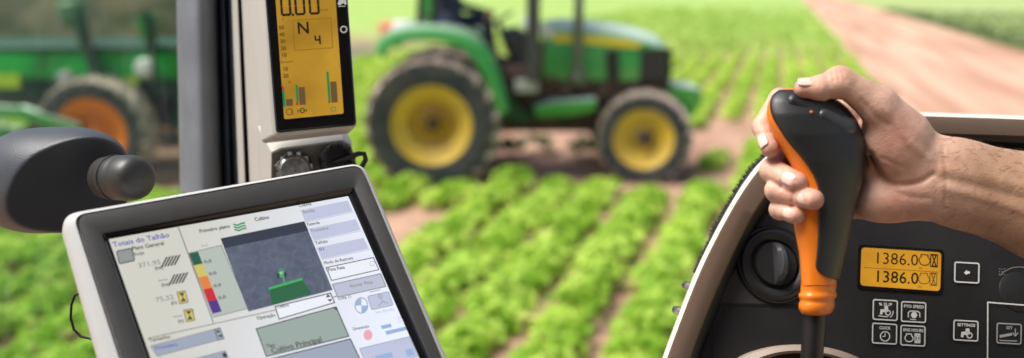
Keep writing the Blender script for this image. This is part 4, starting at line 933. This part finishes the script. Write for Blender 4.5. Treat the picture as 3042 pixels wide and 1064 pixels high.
def rim(A, B, secs, name, m, smooth=40):
    mb = MB(); rings = []
    for a, b in zip(A, B):
        rings.append([cpn(a[0]+(b[0]-a[0])*t, a[1]+(b[1]-a[1])*t, off) for t, off in secs])
    mb.loft(rings); return mb.build(name, m, co, smooth=smooth)
rim(outer, inner, [(0.0, -0.10), (0.0, RO-0.008), (0.03, RO-0.003), (0.10, RO), (0.17, RO+0.0005), (0.17, -0.10)], 'rim_edge', M['cream'])
rim(outer, inner, [(0.18, -0.08), (0.18, RO-0.001), (0.22, RO+0.001), (0.5, RO), (0.93, RO-0.004), (1.0, RO-0.008), (1.0, -0.08)], 'rim', M['tan'])
rim(inner, inn2, [(0.02, -0.08), (0.02, RO-0.014), (0.5, RO-0.018), (1.0, -0.002), (1.0, -0.08)], 'groove', M['panel2'])
mb = MB(); poly = [cpn.at(p[0], p[1], 0.0) for p in inn2] + [cpn.at(3250, 1350, 0)]
mb.prism(poly, -cpn.n*0.05); mb.build('panel', M['panel'], co)
mb = MB(); stroke(mb, cpn, [(2122, 905), (2420, 913)], 3, 0.0006); stroke(mb, cpn, [(2119, 905), (2116, 1340)], 2.5, 0.0006); stroke(mb, cpn, [(2448, 920), (2446, 1340)], 2.5, 0.0006); mb.build('panel_seam', M['panel2'], co, recalc=False)
mb = MB(); fill(mb, cpn, [(2150, 860), (2300, 605), (2365, 560), (2440, 580), (2440, 905), (2122, 901)], 0.0004); mb.build('dial_plate', mat('dial_plate', (0.032, 0.028, 0.026), 0.5, vary=0.1, bump=0.2, bscale=1400), co, recalc=False)
# body of the console behind and below, down to the cab floor
mb = MB(); rings = []
for a in outer: rings.append([cpn.at(a[0]+8, a[1]+8, -0.10), cpn.at(a[0]+60, a[1]+60, -0.24)])
backp = [cpn(p[0]+16, p[1]+12, -0.06) for p in outer] + [cpn(3250, 1350, -0.06)]
mb.loft([backp, [q+(q-CAM)*0.12+RT*0.02 for q in backp]]); mb.build('body', M['black'], co)
# bristle seal on the outside of the rim
mb = MB()
for k in range(900):
    t = random.random(); i = min(int(20+t*28), len(outer)-2); fr_ = random.random(); a = np.array(outer[i])*(1-fr_)+np.array(outer[i+1])*fr_
    L_ = random.uniform(6, 22)*(1 if 24 < i < 44 else 0.6); b = a + np.array((-0.75, -0.55))*L_+np.array((random.gauss(0, 2), random.gauss(0, 2)))
    d_ = np.array((1.3, -1.3)); o_ = random.uniform(-0.03, 0.0)
    mb.add([cpn(*(a-d_), o_), cpn(*(a+d_), o_), cpn(*b, o_)], [(0, 1, 2)])
sl = [[cpn(*a, o_) for a, o_ in ((outer[i], -0.035), ((outer[i][0]-5, outer[i][1]-4), -0.03), ((outer[i][0]-5, outer[i][1]-4), -0.005), (outer[i], -0.002))] for i in range(20, 49)]
mb.loft(sl); mb.build('brush_seal', M['black'], co, recalc=False)
for px, py in ((2040, 848), (2011, 922)):
    c = cpn(px, py, 0.012); mb = MB(); mb.lathe([(0.001, 0.004), (0.003, 0.0035), (0.004, 0.0), (0.004, -0.01)], c, (cpn.n*0.3 - RT*0.9 + UP*0.2), 14); mb.build('rim_button', M['chrome'], co, smooth=40)
# big rotary dial
dc = cpn.at(2300, 787, 0.0); k_ = 0.79/F
u_, v_ = cpn.h, cpn.n.cross(cpn.h).normalized()
def oring(prof, name, m, c=dc, sy_=1.03, parent=co, n=64):
    mb = MB(); rings = []
    for r, hh in prof: rings.append([c + cpn.n*hh + (u_*math.cos(2*math.pi*k/n)+v_*math.sin(2*math.pi*k/n)*sy_)*r for k in range(n)])
    mb.loft(rings, caps=False); return mb.build(name, m, parent, smooth=35)
dl = oring([(114*k_, 0.0), (114*k_, 0.002), (111*k_, 0.0035), (106*k_, 0.003), (103*k_, 0.0045), (96*k_, 0.006), (88*k_, 0.006), (72*k_, 0.003), (66*k_, -0.002), (0.0005, -0.002)], 'dial', mat('dial_black', (0.014, 0.014, 0.014), 0.4, vary=0.1, bump=0.15, bscale=1200))
oring([(66*k_, 0.0), (64*k_, 0.004), (60*k_, 0.006), (0.0005, 0.007)], 'dial_knob', M['black'], parent=dl)
mb = MB(); rings = []
for t in np.linspace(-1, 1, 13):                                        # raised finger bar across the knob
    y_ = t*60*k_*1.03; hw = 18*k_*math.sqrt(max(0.05, 1-0.75*t*t)); bend = (0.9-t*t)*7*k_
    base = dc + v_*y_ + u_*(bend + 2*k_)
    rings.append([base + u_*x_ + cpn.n*z_ for x_, z_ in ((-hw, 0.005), (-hw*0.9, 0.015*math.sqrt(max(.05, 1-t*t))+.004), (-hw*.3, 0.019*math.sqrt(max(.05, 1-t*t))+.004), (hw*.3, 0.019*math.sqrt(max(.05, 1-t*t))+.004), (hw*.9, 0.015*math.sqrt(max(.05, 1-t*t))+.004), (hw, 0.005))])
mb.loft(rings); mb.build('finger_bar', mat('dial_grip', (0.04, 0.042, 0.044), 0.35, vary=0.1), dl, smooth=40)
# orange hour display
LC = [(2557, 736), (2794, 751), (2790, 866), (2553, 849)]
mb = MB(); mb.prism([cpn.at(*p, 0.0012) for p in rquad([(2549, 727), (2802, 743), (2798, 875), (2545, 858)], 12, 5)], -cpn.n*0.002); mb.build('screen_frame', M['gloss_black'], co)
mb = MB(); fill(mb, cpn, rquad(LC, 12, 5), 0.0016); hsn = mb.build('screen', glow('hour_lcd', (0.54, 0.235, 0.01), 1.0, noise=0.2, c2=(0.76, 0.36, 0.018)), co, recalc=False)
mb = MB(); dx_, dy_ = (1, 0.055), (0.03, -1)
put_text(mb, cpn, '1386.0', 2592, 784, 34, dx_, dy_, 0.0022, 0, 132); put_text(mb, cpn, '1386.0', 2592, 838, 34, dx_, dy_, 0.0022, 0, 132, 0.8)
def engine_icon(pl, x, y, s, w, off, mi=0):
    stroke(mb, pl, [(x+s*a, y+s*b+0.06*s*a) for a, b in ((-.35, -.55), (.35, -.55), (.35, -.42), (.3, -.38), (.52, -.15), (.55, .12), (.35, .42), (0, .5), (-.35, .42), (-.55, .12), (-.52, -.15), (-.3, -.38), (-.35, -.42))], w, off, mi, True)
def glass_icon(pl, x, y, s, w, off, mi=0):
    stroke(mb, pl, [(x+s*a, y+s*b+0.06*s*a) for a, b in ((-.3, -.55), (.3, -.55), (.3, .55), (-.3, .55))], w, off, mi, True)
    stroke(mb, pl, [(x+s*a, y+s*b) for a, b in ((-.18, -.5), (.18, -.5), (-.18, .5), (.18, .5))], w*1.3, off+0.0002, mi, True)
engine_icon(cpn, 2743, 775, 30, 3, .0022); glass_icon(cpn, 2771, 776, 33, 3, .0022); engine_icon(cpn, 2741, 830, 30, 2.4, .0022, 1); glass_icon(cpn, 2769, 831, 33, 2.4, .0022, 1)
put_text(mb, cpn, 'hr', 2726, 802, 9, dx_, dy_, .0022, 1); put_text(mb, cpn, 'hr', 2724, 857, 9, dx_, dy_, .0022, 1); stroke(mb, cpn, [(2562, 796), (2785, 810)], 1.6, .0022, 1)
mb.build('hour_digits', [LI['dark'], LI['mid']], hsn, recalc=False)
# keys
def tractor_icon(x, y, s, mi=0):
    for poly in ([(-.1, -.45), (.25, -.45), (.3, .1), (-.1, .1)], [(-.5, -.12), (.2, -.2), (.2, .15), (-.5, .15)]): fill(mb, cpn, [(x+a*s, y+b*s) for a, b in poly], .0018, mi)
    stroke(mb, cpn, disc((x+.25*s, y+.2*s), .24*s, n=14), .1*s, .002, mi, True); fill(mb, cpn, disc((x-.42*s, y+.25*s), .14*s, n=10), .002, mi)
KE = [('back', (2834, 780), ''), ('slip', (2592, 891), '% SLIP'), ('pto', (2676, 897), 'PTO SPEED'), ('clock', (2590, 961), 'CLOCK'), ('eng', (2674, 967), 'ENG HOURS'), ('set', (2831, 952), 'SETTINGS'), ('hitch', (2959, 961), 'SET')]
for kind, (x, y), s in KE:
    w_, h_ = 71, 58
    cs = [(x, y), (x+w_, y+4), (x+w_-1, y+h_+4), (x-1, y+h_)]
    mb = MB(); mb.prism([cpn.at(*p, 0.0012) for p in rquad(cs, 6, 4)], -cpn.n*0.002); ky = mb.build('key', M['panel'], co)
    mb = MB(); ink = M['white_ink'] if kind != 'hitch' else mat('dim_ink', (0.33, 0.33, 0.31), 0.5)
    stroke(mb, cpn, rquad(cs, 6, 4), 3.6, .0018, 0, True)
    cx_, cy_ = x+w_/2, y+h_/2+2
    if s: 
        wd = min(len(s)*6.6, 62); put_text(mb, cpn, s, cx_-wd/2, y+17, 8.5, dx_, dy_, .0018, 0, wd, 0.5)
    if kind == 'back':
        fill(mb, cpn, [(cx_-9, cy_), (cx_, cy_-8), (cx_, cy_-3.5), (cx_+8, cy_-3.5), (cx_+8, cy_+3.5), (cx_, cy_+3.5), (cx_, cy_+8)], .0018)
    if kind == 'slip':
        tractor_icon(cx_, cy_+2, 30); stroke(mb, cpn, [(cx_-20, cy_+17), (cx_-6, cy_+19), (cx_+8, cy_+20)], 2.5, .0018); stroke(mb, cpn, disc((cx_+6, cy_+6), 17, n=10, a0=-60, a1=10), 2.5, .0018)
    if kind == 'set': tractor_icon(cx_+2, cy_+8, 32)
    if kind == 'pto':
        fill(mb, cpn, disc((cx_+1, cy_+9), 10, n=6), .0018); stroke(mb, cpn, [(cx_-16, cy_+15), (cx_-16, cy_+1), (cx_-10, cy_-3), (cx_+12, cy_-2), (cx_+18, cy_+3), (cx_+18, cy_+15)], 3, .0018); stroke(mb, cpn, [(cx_-10, cy_+21), (cx_+6, cy_+23)], 2.5, .0018)
    if kind == 'clock':
        stroke(mb, cpn, disc((cx_+1, cy_+8), 14, n=20), 3, .0018, 0, True); stroke(mb, cpn, [(cx_+1, cy_-1), (cx_+1, cy_+8), (cx_-6, cy_+8)], 2.5, .0018)
    if kind == 'eng': engine_icon(cpn, cx_-12, cy_+7, 22, 3, .0018); glass_icon(cpn, cx_+13, cy_+8, 24, 3, .0018)
    if kind == 'hitch':
        stroke(mb, cpn, [(cx_-26, cy_+8), (cx_+6, cy_+2)], 8, .0018); stroke(mb, cpn, [(cx_-28, cy_+20), (cx_+22, cy_+22)], 3, .0018); stroke(mb, cpn, [(cx_+18, cy_-14), (cx_+18, cy_+6)], 3, .0018); stroke(mb, cpn, [(cx_+10, cy_-2), (cx_+18, cy_+7), (cx_+26, cy_-2)], 3, .0018)
    mb.build('key_print', ink, ky, recalc=False)
mb = MB(); stroke(mb, cpn, [(3250, 924), (2931, 899), (2929, 1340)], 3.6, .0018); mb.build('border_line', M['white_ink'], co, recalc=False)
# small round knob at the far right
sc_ = cpn.at(3024, 868, 0.0); oring([(58*k_, 0), (57*k_, 0.0006), (54*k_, 0.001), (0.0005, 0.001)], 'round_knob', M['panel'], c=sc_, n=36)
mb = MB()
for k in range(9):
    fill(mb, cpn, disc((2966+(k % 3)*7+random.uniform(-1, 1), 800+(k//3)*8+random.uniform(-1, 1)), 1.6, n=6), .0016)
stroke(mb, cpn, disc((3024, 868), 74, 74, 24, 60, 140), 1.5, .0016); mb.build('knob_scale', M['grey_ink'], co, recalc=False)
# tan surround of the lever slot at the bottom
lp = Plane(2380, 1064, 0.69, (1, 0.03, 0.0), (0, -0.55, 0.84))
A = smoothpath([(2120, 1130), (2186, 1066), (2260, 1036), (2345, 1024), (2430, 1028), (2510, 1046), (2580, 1080), (2650, 1140)], 5)
B = smoothpath([(2190, 1150), (2235, 1090), (2290, 1062), (2350, 1050), (2425, 1053), (2490, 1068), (2540, 1096), (2590, 1150)], 5)
mb = MB(); rings = []
for a, b in zip(A, B):
    a = np.array(a); b = np.array(b); rings.append([P(*a, 0.770), P(*a, 0.752), P(*(a*0.85+b*.15), 0.742), P(*(a*.3+b*.7), 0.738), P(*b, 0.742), P(*b, 0.775)])
mb.loft(rings); mb.build('slot_rim', M['beige_dark'] if False else mat('slot_tan', (0.33, 0.26, 0.21), 0.45, vary=0.05), co, smooth=50)
mb = MB(); mb.prism([P(*p, 0.775) for p in B]+[P(2600, 1350, .765), P(2180, 1350, .765)], FW*0.02); mb.build('slot_cover', M['black'], co)

# ------------------------------------------------------------------ lever
DL = 0.665; kL = DL/F
def PL(x, y, z=0.0): return P(x, y, DL - z*kL)
le = empty('control_lever', PL(2412, 1350, -200), 'upright control lever with orange and black grip held by the hand', 'lever')
mb = MB(); mb.tube([PL(2419, 900, 0), PL(2417, 960, 0), PL(2412, 1064, -10), PL(2404, 1200, -60), PL(2398, 1340, -200)], [33*kL, 33*kL, 32*kL, 32*kL, 32*kL], 28); mb.build('shaft', M['black'], le, smooth=60)
sec = [(263, 2330, 2372), (266, 2318, 2392), (274, 2304, 2428), (290, 2288, 2470), (314, 2279, 2506), (336, 2277, 2526), (359, 2279, 2542), (385, 2288, 2553), (410, 2301, 2560), (437, 2317, 2565), (462, 2333, 2566), (492, 2350, 2564), (520, 2362, 2560), (560, 2368, 2551), (595, 2364, 2541), (630, 2358, 2533), (665, 2357, 2525), (700, 2363, 2517), (730, 2369, 2510), (756, 2374, 2503), (790, 2377, 2496), (823, 2379, 2489), (848, 2380, 2484)]
bnd = [(263, 2331), (266, 2320), (274, 2308), (290, 2294), (314, 2290), (336, 2293), (359, 2303), (385, 2319), (410, 2335), (437, 2356), (462, 2378), (492, 2400), (520, 2418), (560, 2432), (595, 2434), (630, 2433), (665, 2432), (700, 2431), (730, 2429), (756, 2427), (790, 2423), (823, 2420), (848, 2419)]
def densify(tab, n): 
    ys = [t[0] for t in tab]; yy = np.linspace(ys[0], ys[-1], n); return yy, [np.interp(yy, ys, [t[k] for t in tab]) for k in range(1, len(tab[0]))]
yy, (xl, xr) = densify(sec, 110); _, (xb,) = densify(bnd, 110)
def smooth1(a, it=4):
    a = a.copy()
    for _ in range(it): a[1:-1] = 0.25*a[:-2]+0.5*a[1:-1]+0.25*a[2:]
    return a
xl, xr, xb = smooth1(xl), smooth1(xr), smooth1(xb)
def zhalf(y, w): 
    base = np.interp(y, [263, 275, 300, 340, 400, 480, 560, 650, 760, 850], [12, 30, 52, 68, 78, 76, 66, 60, 56, 54]); return base
def ring_pts(i, a0, a1, n, grow=0.0):
    c = (xl[i]+xr[i])/2; w = (xr[i]-xl[i])/2+grow; zh = zhalf(yy[i], w)+grow; out = []
    for k in range(n+1):
        a = a0+(a1-a0)*k/n; ca, sa = math.cos(a), math.sin(a)
        pw = 0.86; out.append(PL(c - w*math.copysign(abs(ca)**pw, ca), yy[i], zh*math.copysign(abs(sa)**pw, sa)))   # a=0 at left, +90 front
    return out
def bang(i):
    c = (xl[i]+xr[i])/2; w = (xr[i]-xl[i])/2; q = max(-1, min(1, (c-xb[i])/w)); return math.acos(math.copysign(abs(q)**(1/0.86), q))
mb = MB(); mb.loft([ring_pts(i, 0, 2*math.pi*47/48, 47) for i in range(110)]); 
# orange collar with two rings, below
col_sec = [(846, 2379, 2486, 54), (858, 2378, 2484, 53), (868, 2378, 2483, 53), (873, 2373, 2486, 57), (880, 2372, 2485, 58), (887, 2375, 2481, 56), (893, 2377, 2478, 53), (899, 2374, 2480, 56), (907, 2372, 2480, 58), (917, 2373, 2478, 57), (926, 2377, 2473, 54), (932, 2383, 2466, 48), (934, 2395, 2454, 38)]
rings = []
for y_, a_, b_, z_ in col_sec:
    rings.append([PL((a_+b_)/2-(b_-a_)/2*math.cos(2*math.pi*k/48), y_ + 4*math.sin(2*math.pi*k/48), z_*math.sin(2*math.pi*k/48)) for k in range(48)])
mb.loft(rings); mb.build('orange_sleeve', M['orange'], le, smooth=60)
mb = MB(); rings = []
last = 107
for i in range(1, last):
    a = bang(i); t = (i-1)/(last-2)
    if yy[i] > 785: a = a + (math.pi*0.85-a)*(1-math.sqrt(max(0, 1-((yy[i]-785)/(yy[last-1]-785))**2)))
    rings.append(ring_pts(i, a, 2*math.pi-a*0.9, 40, 3.0))
inner_r = []
mb.loft(rings, closed=False, caps=False)
# turned-in edge
mb2 = rings
edge = [[r[0] for r in rings], [r[-1] for r in rings]]
gr = mb.build('black_grip', M['grip'], le, smooth=180)
sm = gr.modifiers.new('Solidify', 'SOLIDIFY'); sm.thickness = 0.0012; sm.offset = 0
# thumb rest rocker on top of the head
lo, hi, h = (2380, 270, -70), (2630, 470, 140), 3.0; X = grid(lo, hi, h)
f = sd_cap(X, (2448, 342, 56), (2514, 380, 34), 21, 34)
sdf_object(f, lo, h, DL, 'thumb_rocker', mat('rocker_black', (0.045, 0.046, 0.048), 0.28, vary=0.1), le, 2)
lo, hi, h = (2320, 250, 0), (2440, 360, 120), 3.0; X = grid(lo, hi, h)
f = sd_cap(X, (2360, 302, 36), (2402, 324, 44), 27, 22)
sdf_object(f, lo, h, DL, 'thumb_shadow', M['grip'], le, 1)  # dark bump put in for the shadow under the thumb
mb = MB(); mb.lathe([(0.0002, 0.001), (0.0009, 0.0008), (0.0012, 0.0), (0.0012, -0.01)], PL(2411, 333, 73), -FW, 12); mb.build('orange_button', M['orange'], le, smooth=40)

# ------------------------------------------------------------------ hand and forearm
lo, hi, h = (2200, 165, -260), (3460, 900, 130), 4.0
X = grid(lo, hi, h)
def chain(pts, k=8, zs=1.0):
    f = None
    for (a, ra), (b, rb_) in zip(pts, pts[1:]):
        g_ = sd_cap(X, a, b, ra, rb_, zs); f = g_ if f is None else smin(f, g_, k)
    return f
# palm, wrist, forearm
palm = sd_cap(X, (2600, 400, -85), (2760, 480, -60), 60, 62)
palm = smin(palm, sd_cap(X, (2600, 500, -95), (2770, 520, -60), 58, 62), 40)
palm = smin(palm, sd_cap(X, (2600, 590, -90), (2770, 575, -55), 54, 60), 40)
palm = smin(palm, sd_ell(X, (2652, 600, -62), (125, 62, 62), -4), 35)             # heel of the hand, little finger side
palm = smin(palm, sd_ell(X, (2668, 432, -28), (118, 92, 74), 32), 26)             # ball of the thumb
fore = sd_cap(X, (2760, 520, -52), (2850, 545, -55), 122, 126, 1.75)
fore = smin(fore, sd_cap(X, (2850, 545, -55), (3120, 620, -70), 124, 158, 1.45), 40)
fore = smin(fore, sd_cap(X, (3120, 620, -70), (3400, 700, -90), 158, 180, 1.35), 40)
palm = smin(palm, fore, 40)
th = chain([((2690, 400, -30), 78), ((2612, 318, 5), 60), ((2500, 246, 34), 45), ((2440, 262, 42), 37), ((2386, 264, 44), 29)], 16)
th = smin(th, sd_ell(X, (2492, 240, 32), (44, 42, 40), 30), 12)
body = smin(palm, th, 30)
fing = [
    chain([((2560, 345, -112), 46), ((2318, 298, -88), 36), ((2268, 378, -52), 34), ((2288, 440, 6), 29)], 8),
    chain([((2575, 440, -122), 48), ((2330, 470, -110), 39), ((2293, 506, -30), 37), ((2368, 544, 52), 33)], 8),
    chain([((2580, 530, -118), 46), ((2330, 545, -108), 38), ((2308, 566, -10), 36), ((2418, 594, 78), 31)], 8),
    chain([((2575, 610, -100), 42), ((2340, 612, -96), 33), ((2316, 622, -18), 31), ((2366, 640, 46), 27)], 8)]
ff = fing[0]
for g_ in fing[1:]: ff = smin(ff, g_, 5)
body = smin(body, ff, 16)
# creases and tendons: shallow displacements along lines on the viewer's side
def pdist(path):
    d = None
    for (x0, y0), (x1, y1) in zip(path, path[1:]):
        L2 = (x1-x0)**2+(y1-y0)**2; t = np.clip(((X[0]-x0)*(x1-x0)+(X[1]-y0)*(y1-y0))/L2, 0, 1)
        q = np.sqrt((X[0]-x0-t*(x1-x0))**2+(X[1]-y0-t*(y1-y0))**2); d = q if d is None else np.minimum(d, q)
    return d
def crease(path, depth, width):
    global body
    body = body + depth*np.exp(-(pdist(smoothpath(path, 4))/width)**2)*(X[2] > -70)
crease([(2772, 410), (2786, 470), (2780, 540), (2784, 600), (2772, 655)], 2.2, 10)
crease([(2800, 440), (2812, 520), (2806, 620)], 3, 6)
crease([(2586, 462), (2629, 528), (2674, 550), (2735, 541), (2770, 520)], 9, 9)
crease([(2640, 560), (2700, 585), (2760, 590)], 3, 8)
crease([(2560, 420), (2600, 480), (2610, 520)], 4, 7)
crease([(2500, 300), (2520, 316), (2545, 350)], 7, 9)
crease([(2456, 232), (2462, 262), (2464, 300)], 2.5, 8)
crease([(2560, 300), (2600, 345), (2640, 372)], 3, 9)
crease([(2420, 250), (2440, 300)], 2, 5)
crease([(2500, 215), (2512, 240)], 3, 5); crease([(2486, 212), (2494, 238)], 3, 5); crease([(2474, 216), (2478, 240)], 2.5, 5)
crease([(2330, 505), (2322, 560)], 3, 6); crease([(2360, 560), (2352, 615)], 3, 6); crease([(2335, 620), (2328, 660)], 2.5, 6); crease([(2250, 400), (2292, 392)], 3, 6)
crease([(2640, 330), (2700, 420), (2760, 470)], -4, 12); crease([(2690, 640), (2760, 630)], 2.5, 6); crease([(2620, 470), (2690, 500)], 2.5, 6)
crease([(2800, 500), (2900, 520), (3060, 560), (3300, 640)], -4.5, 15)
crease([(2810, 560), (2920, 590), (3080, 640), (3300, 700)], -4, 13)
crease([(2800, 530), (2910, 556), (3070, 600), (3300, 670)], 5, 12)
def skin_mat():
    m, nt, b = new_mat('skin'); N = nt.nodes; Lk = nt.links
    at = N.new('ShaderNodeVertexColor'); at.layer_name = 'tint'
    tc = N.new('ShaderNodeTexCoord'); n1 = N.new('ShaderNodeTexNoise'); n1.inputs['Scale'].default_value = 45; n1.inputs['Detail'].default_value = 6; Lk.new(tc.outputs['Object'], n1.inputs['Vector'])
    r1 = N.new('ShaderNodeValToRGB'); e = r1.color_ramp.elements; e[0].position = 0.3; e[1].position = 0.7; e[0].color = (0.80, 0.70, 0.66, 1); e[1].color = (1.10, 1.10, 1.08, 1); Lk.new(n1.outputs['Fac'], r1.inputs['Fac'])
    mx = N.new('ShaderNodeMixRGB'); mx.blend_type = 'MULTIPLY'; mx.inputs[0].default_value = 1; Lk.new(at.outputs['Color'], mx.inputs['Color1']); Lk.new(r1.outputs[0], mx.inputs['Color2'])
    Lk.new(mx.outputs[0], b.inputs['Base Color']); b.inputs['Roughness'].default_value = 0.48; b.inputs['Specular IOR Level'].default_value = 0.4
    b.inputs['Subsurface Weight'].default_value = 0.1; b.inputs['Subsurface Radius'].default_value = (1.0, 0.35, 0.2); b.inputs['Subsurface Scale'].default_value = 0.004
    vo = N.new('ShaderNodeTexVoronoi'); vo.inputs['Scale'].default_value = 700; Lk.new(tc.outputs['Object'], vo.inputs['Vector'])
    n2 = N.new('ShaderNodeTexNoise'); n2.inputs['Scale'].default_value = 160; n2.inputs['Detail'].default_value = 5; Lk.new(tc.outputs['Object'], n2.inputs['Vector'])
    ad = N.new('ShaderNodeMath'); ad.operation = 'MULTIPLY_ADD'; ad.inputs[1].default_value = 0.35; Lk.new(vo.outputs['Distance'], ad.inputs[0]); Lk.new(n2.outputs['Fac'], ad.inputs[2])
    bp = N.new('ShaderNodeBump'); bp.inputs['Strength'].default_value = 0.42; bp.inputs['Distance'].default_value = 0.0013; Lk.new(ad.outputs[0], bp.inputs['Height']); Lk.new(bp.outputs[0], b.inputs['Normal'])
    return m
hand, HV = sdf_object(body, lo, h, DL, 'person', skin_mat(), None, 2, loc=PL(3400, 700, -90))
tag(hand, 'bare right forearm and hand gripping the orange and black lever', 'person')
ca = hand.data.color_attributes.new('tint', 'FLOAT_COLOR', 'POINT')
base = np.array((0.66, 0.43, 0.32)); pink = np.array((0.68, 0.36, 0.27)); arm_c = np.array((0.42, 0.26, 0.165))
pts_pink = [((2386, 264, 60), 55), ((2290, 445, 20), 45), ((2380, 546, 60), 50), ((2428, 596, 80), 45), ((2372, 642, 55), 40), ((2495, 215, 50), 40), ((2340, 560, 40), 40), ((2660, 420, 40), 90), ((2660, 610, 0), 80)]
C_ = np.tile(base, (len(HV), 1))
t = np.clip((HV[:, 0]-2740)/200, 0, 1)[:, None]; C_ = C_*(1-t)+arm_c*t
for c, r_ in pts_pink:
    wgt = (0.75*np.exp(-((HV-np.array(c))**2).sum(1)/(2*(r_*0.75)**2)))[:, None]; C_ = C_*(1-wgt)+pink*wgt
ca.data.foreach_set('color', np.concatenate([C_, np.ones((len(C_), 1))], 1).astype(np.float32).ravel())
# nails: rounded curved plates laid on the fingertips
M['nail'] = mat('nail', (0.74, 0.52, 0.44), 0.33, vary=0.05)
def nail(c, d, s, nrm, L_, w_, r_, name='fingernail'):
    """c: centre on the nail bed axis, d: direction to the tip, s: sideways, nrm: outward (px units)"""
    c = np.array(c, float); d = np.array(d, float); d /= np.linalg.norm(d); nrm = np.array(nrm, float); nrm -= d*nrm.dot(d); nrm /= np.linalg.norm(nrm); s = np.cross(d, nrm)
    mb = MB(); nu, nv = 12, 10; vs = []
    for i in range(nu+1):
        u = -1+2*i/nu
        for j in range(nv+1):
            v = -1+2*j/nv; sq = math.sqrt(max(0.0, 1-abs(u)**3.2*(0.62 if u > 0 else 0.9)))
            ang = v*w_*sq/r_; q = c + d*u*L_ + nrm*(r_*math.cos(ang) - 2.0*u*u) + s*r_*math.sin(ang); vs.append(PL(*q))
    fs = [(i*(nv+1)+j, (i+1)*(nv+1)+j, (i+1)*(nv+1)+j+1, i*(nv+1)+j+1) for i in range(nu) for j in range(nv)]
    mb.add(vs, fs); o = mb.build(name, M['nail'], hand, smooth=180, recalc=True)
    sm = o.modifiers.new('Solidify', 'SOLIDIFY'); sm.thickness = 0.0006; sm.offset = 0; return o
nail((2400, 264, 44), (-1, 0.02, 0.02), None, (0, -0.82, 0.57), 30, 22, 32.2)
nail((2282, 428, -2), (0.35, 0.9, 0.75), None, (-0.35, 0.12, 0.9), 22, 18, 31.2)
nail((2358, 539, 42), (0.75, 0.35, 0.6), None, (-0.15, -0.1, 1), 24, 20, 33.9)
nail((2402, 592, 64), (0.85, 0.2, 0.5), None, (-0.15, 0.0, 1), 22, 19, 31.9)
nail((2356, 637, 34), (0.7, 0.22, 0.65), None, (-0.15, 0.0, 1), 19, 16, 28)

# fine hair on the forearm
mb = MB(); nV = len(HV); ids = [i for i in range(nV) if HV[i, 0] > 2790 and HV[i, 2] > -110]
random.seed(3)
for i in random.sample(ids, min(900, len(ids))):
    p = HV[i]; c0_ = np.array((p[0], 520+(p[0]-2790)*0.29, -60.)); nr = p-c0_; nr /= np.linalg.norm(nr)
    if random.random() > 0.35 + 0.65*max(0, -nr[1]): continue
    d = np.array((-0.75, random.gauss(0.25, 0.3), random.gauss(0, .3)))+nr*0.45; d /= np.linalg.norm(d); L_ = random.uniform(18, 42); w = 0.45
    a = p - nr*1.0; b = a + d*L_*0.5; e = a + d*L_ + nr*(-0.25*L_*0.3) + np.array((0, 0.12*L_, 0)); s_ = np.cross(d, (0, 0, 1)); s_ /= np.linalg.norm(s_)
    mb.add([PL(*(a+s_*w)), PL(*(a-s_*w)), PL(*(b-s_*w)), PL(*(b+s_*w))], [(0, 1, 2, 3)]); mb.add([PL(*(b+s_*w)), PL(*(b-s_*w)), PL(*e)], [(0, 1, 2)])
mb.build('arm_hair', mat('hair_brown', (0.07, 0.04, 0.022), 0.5), hand, recalc=False)
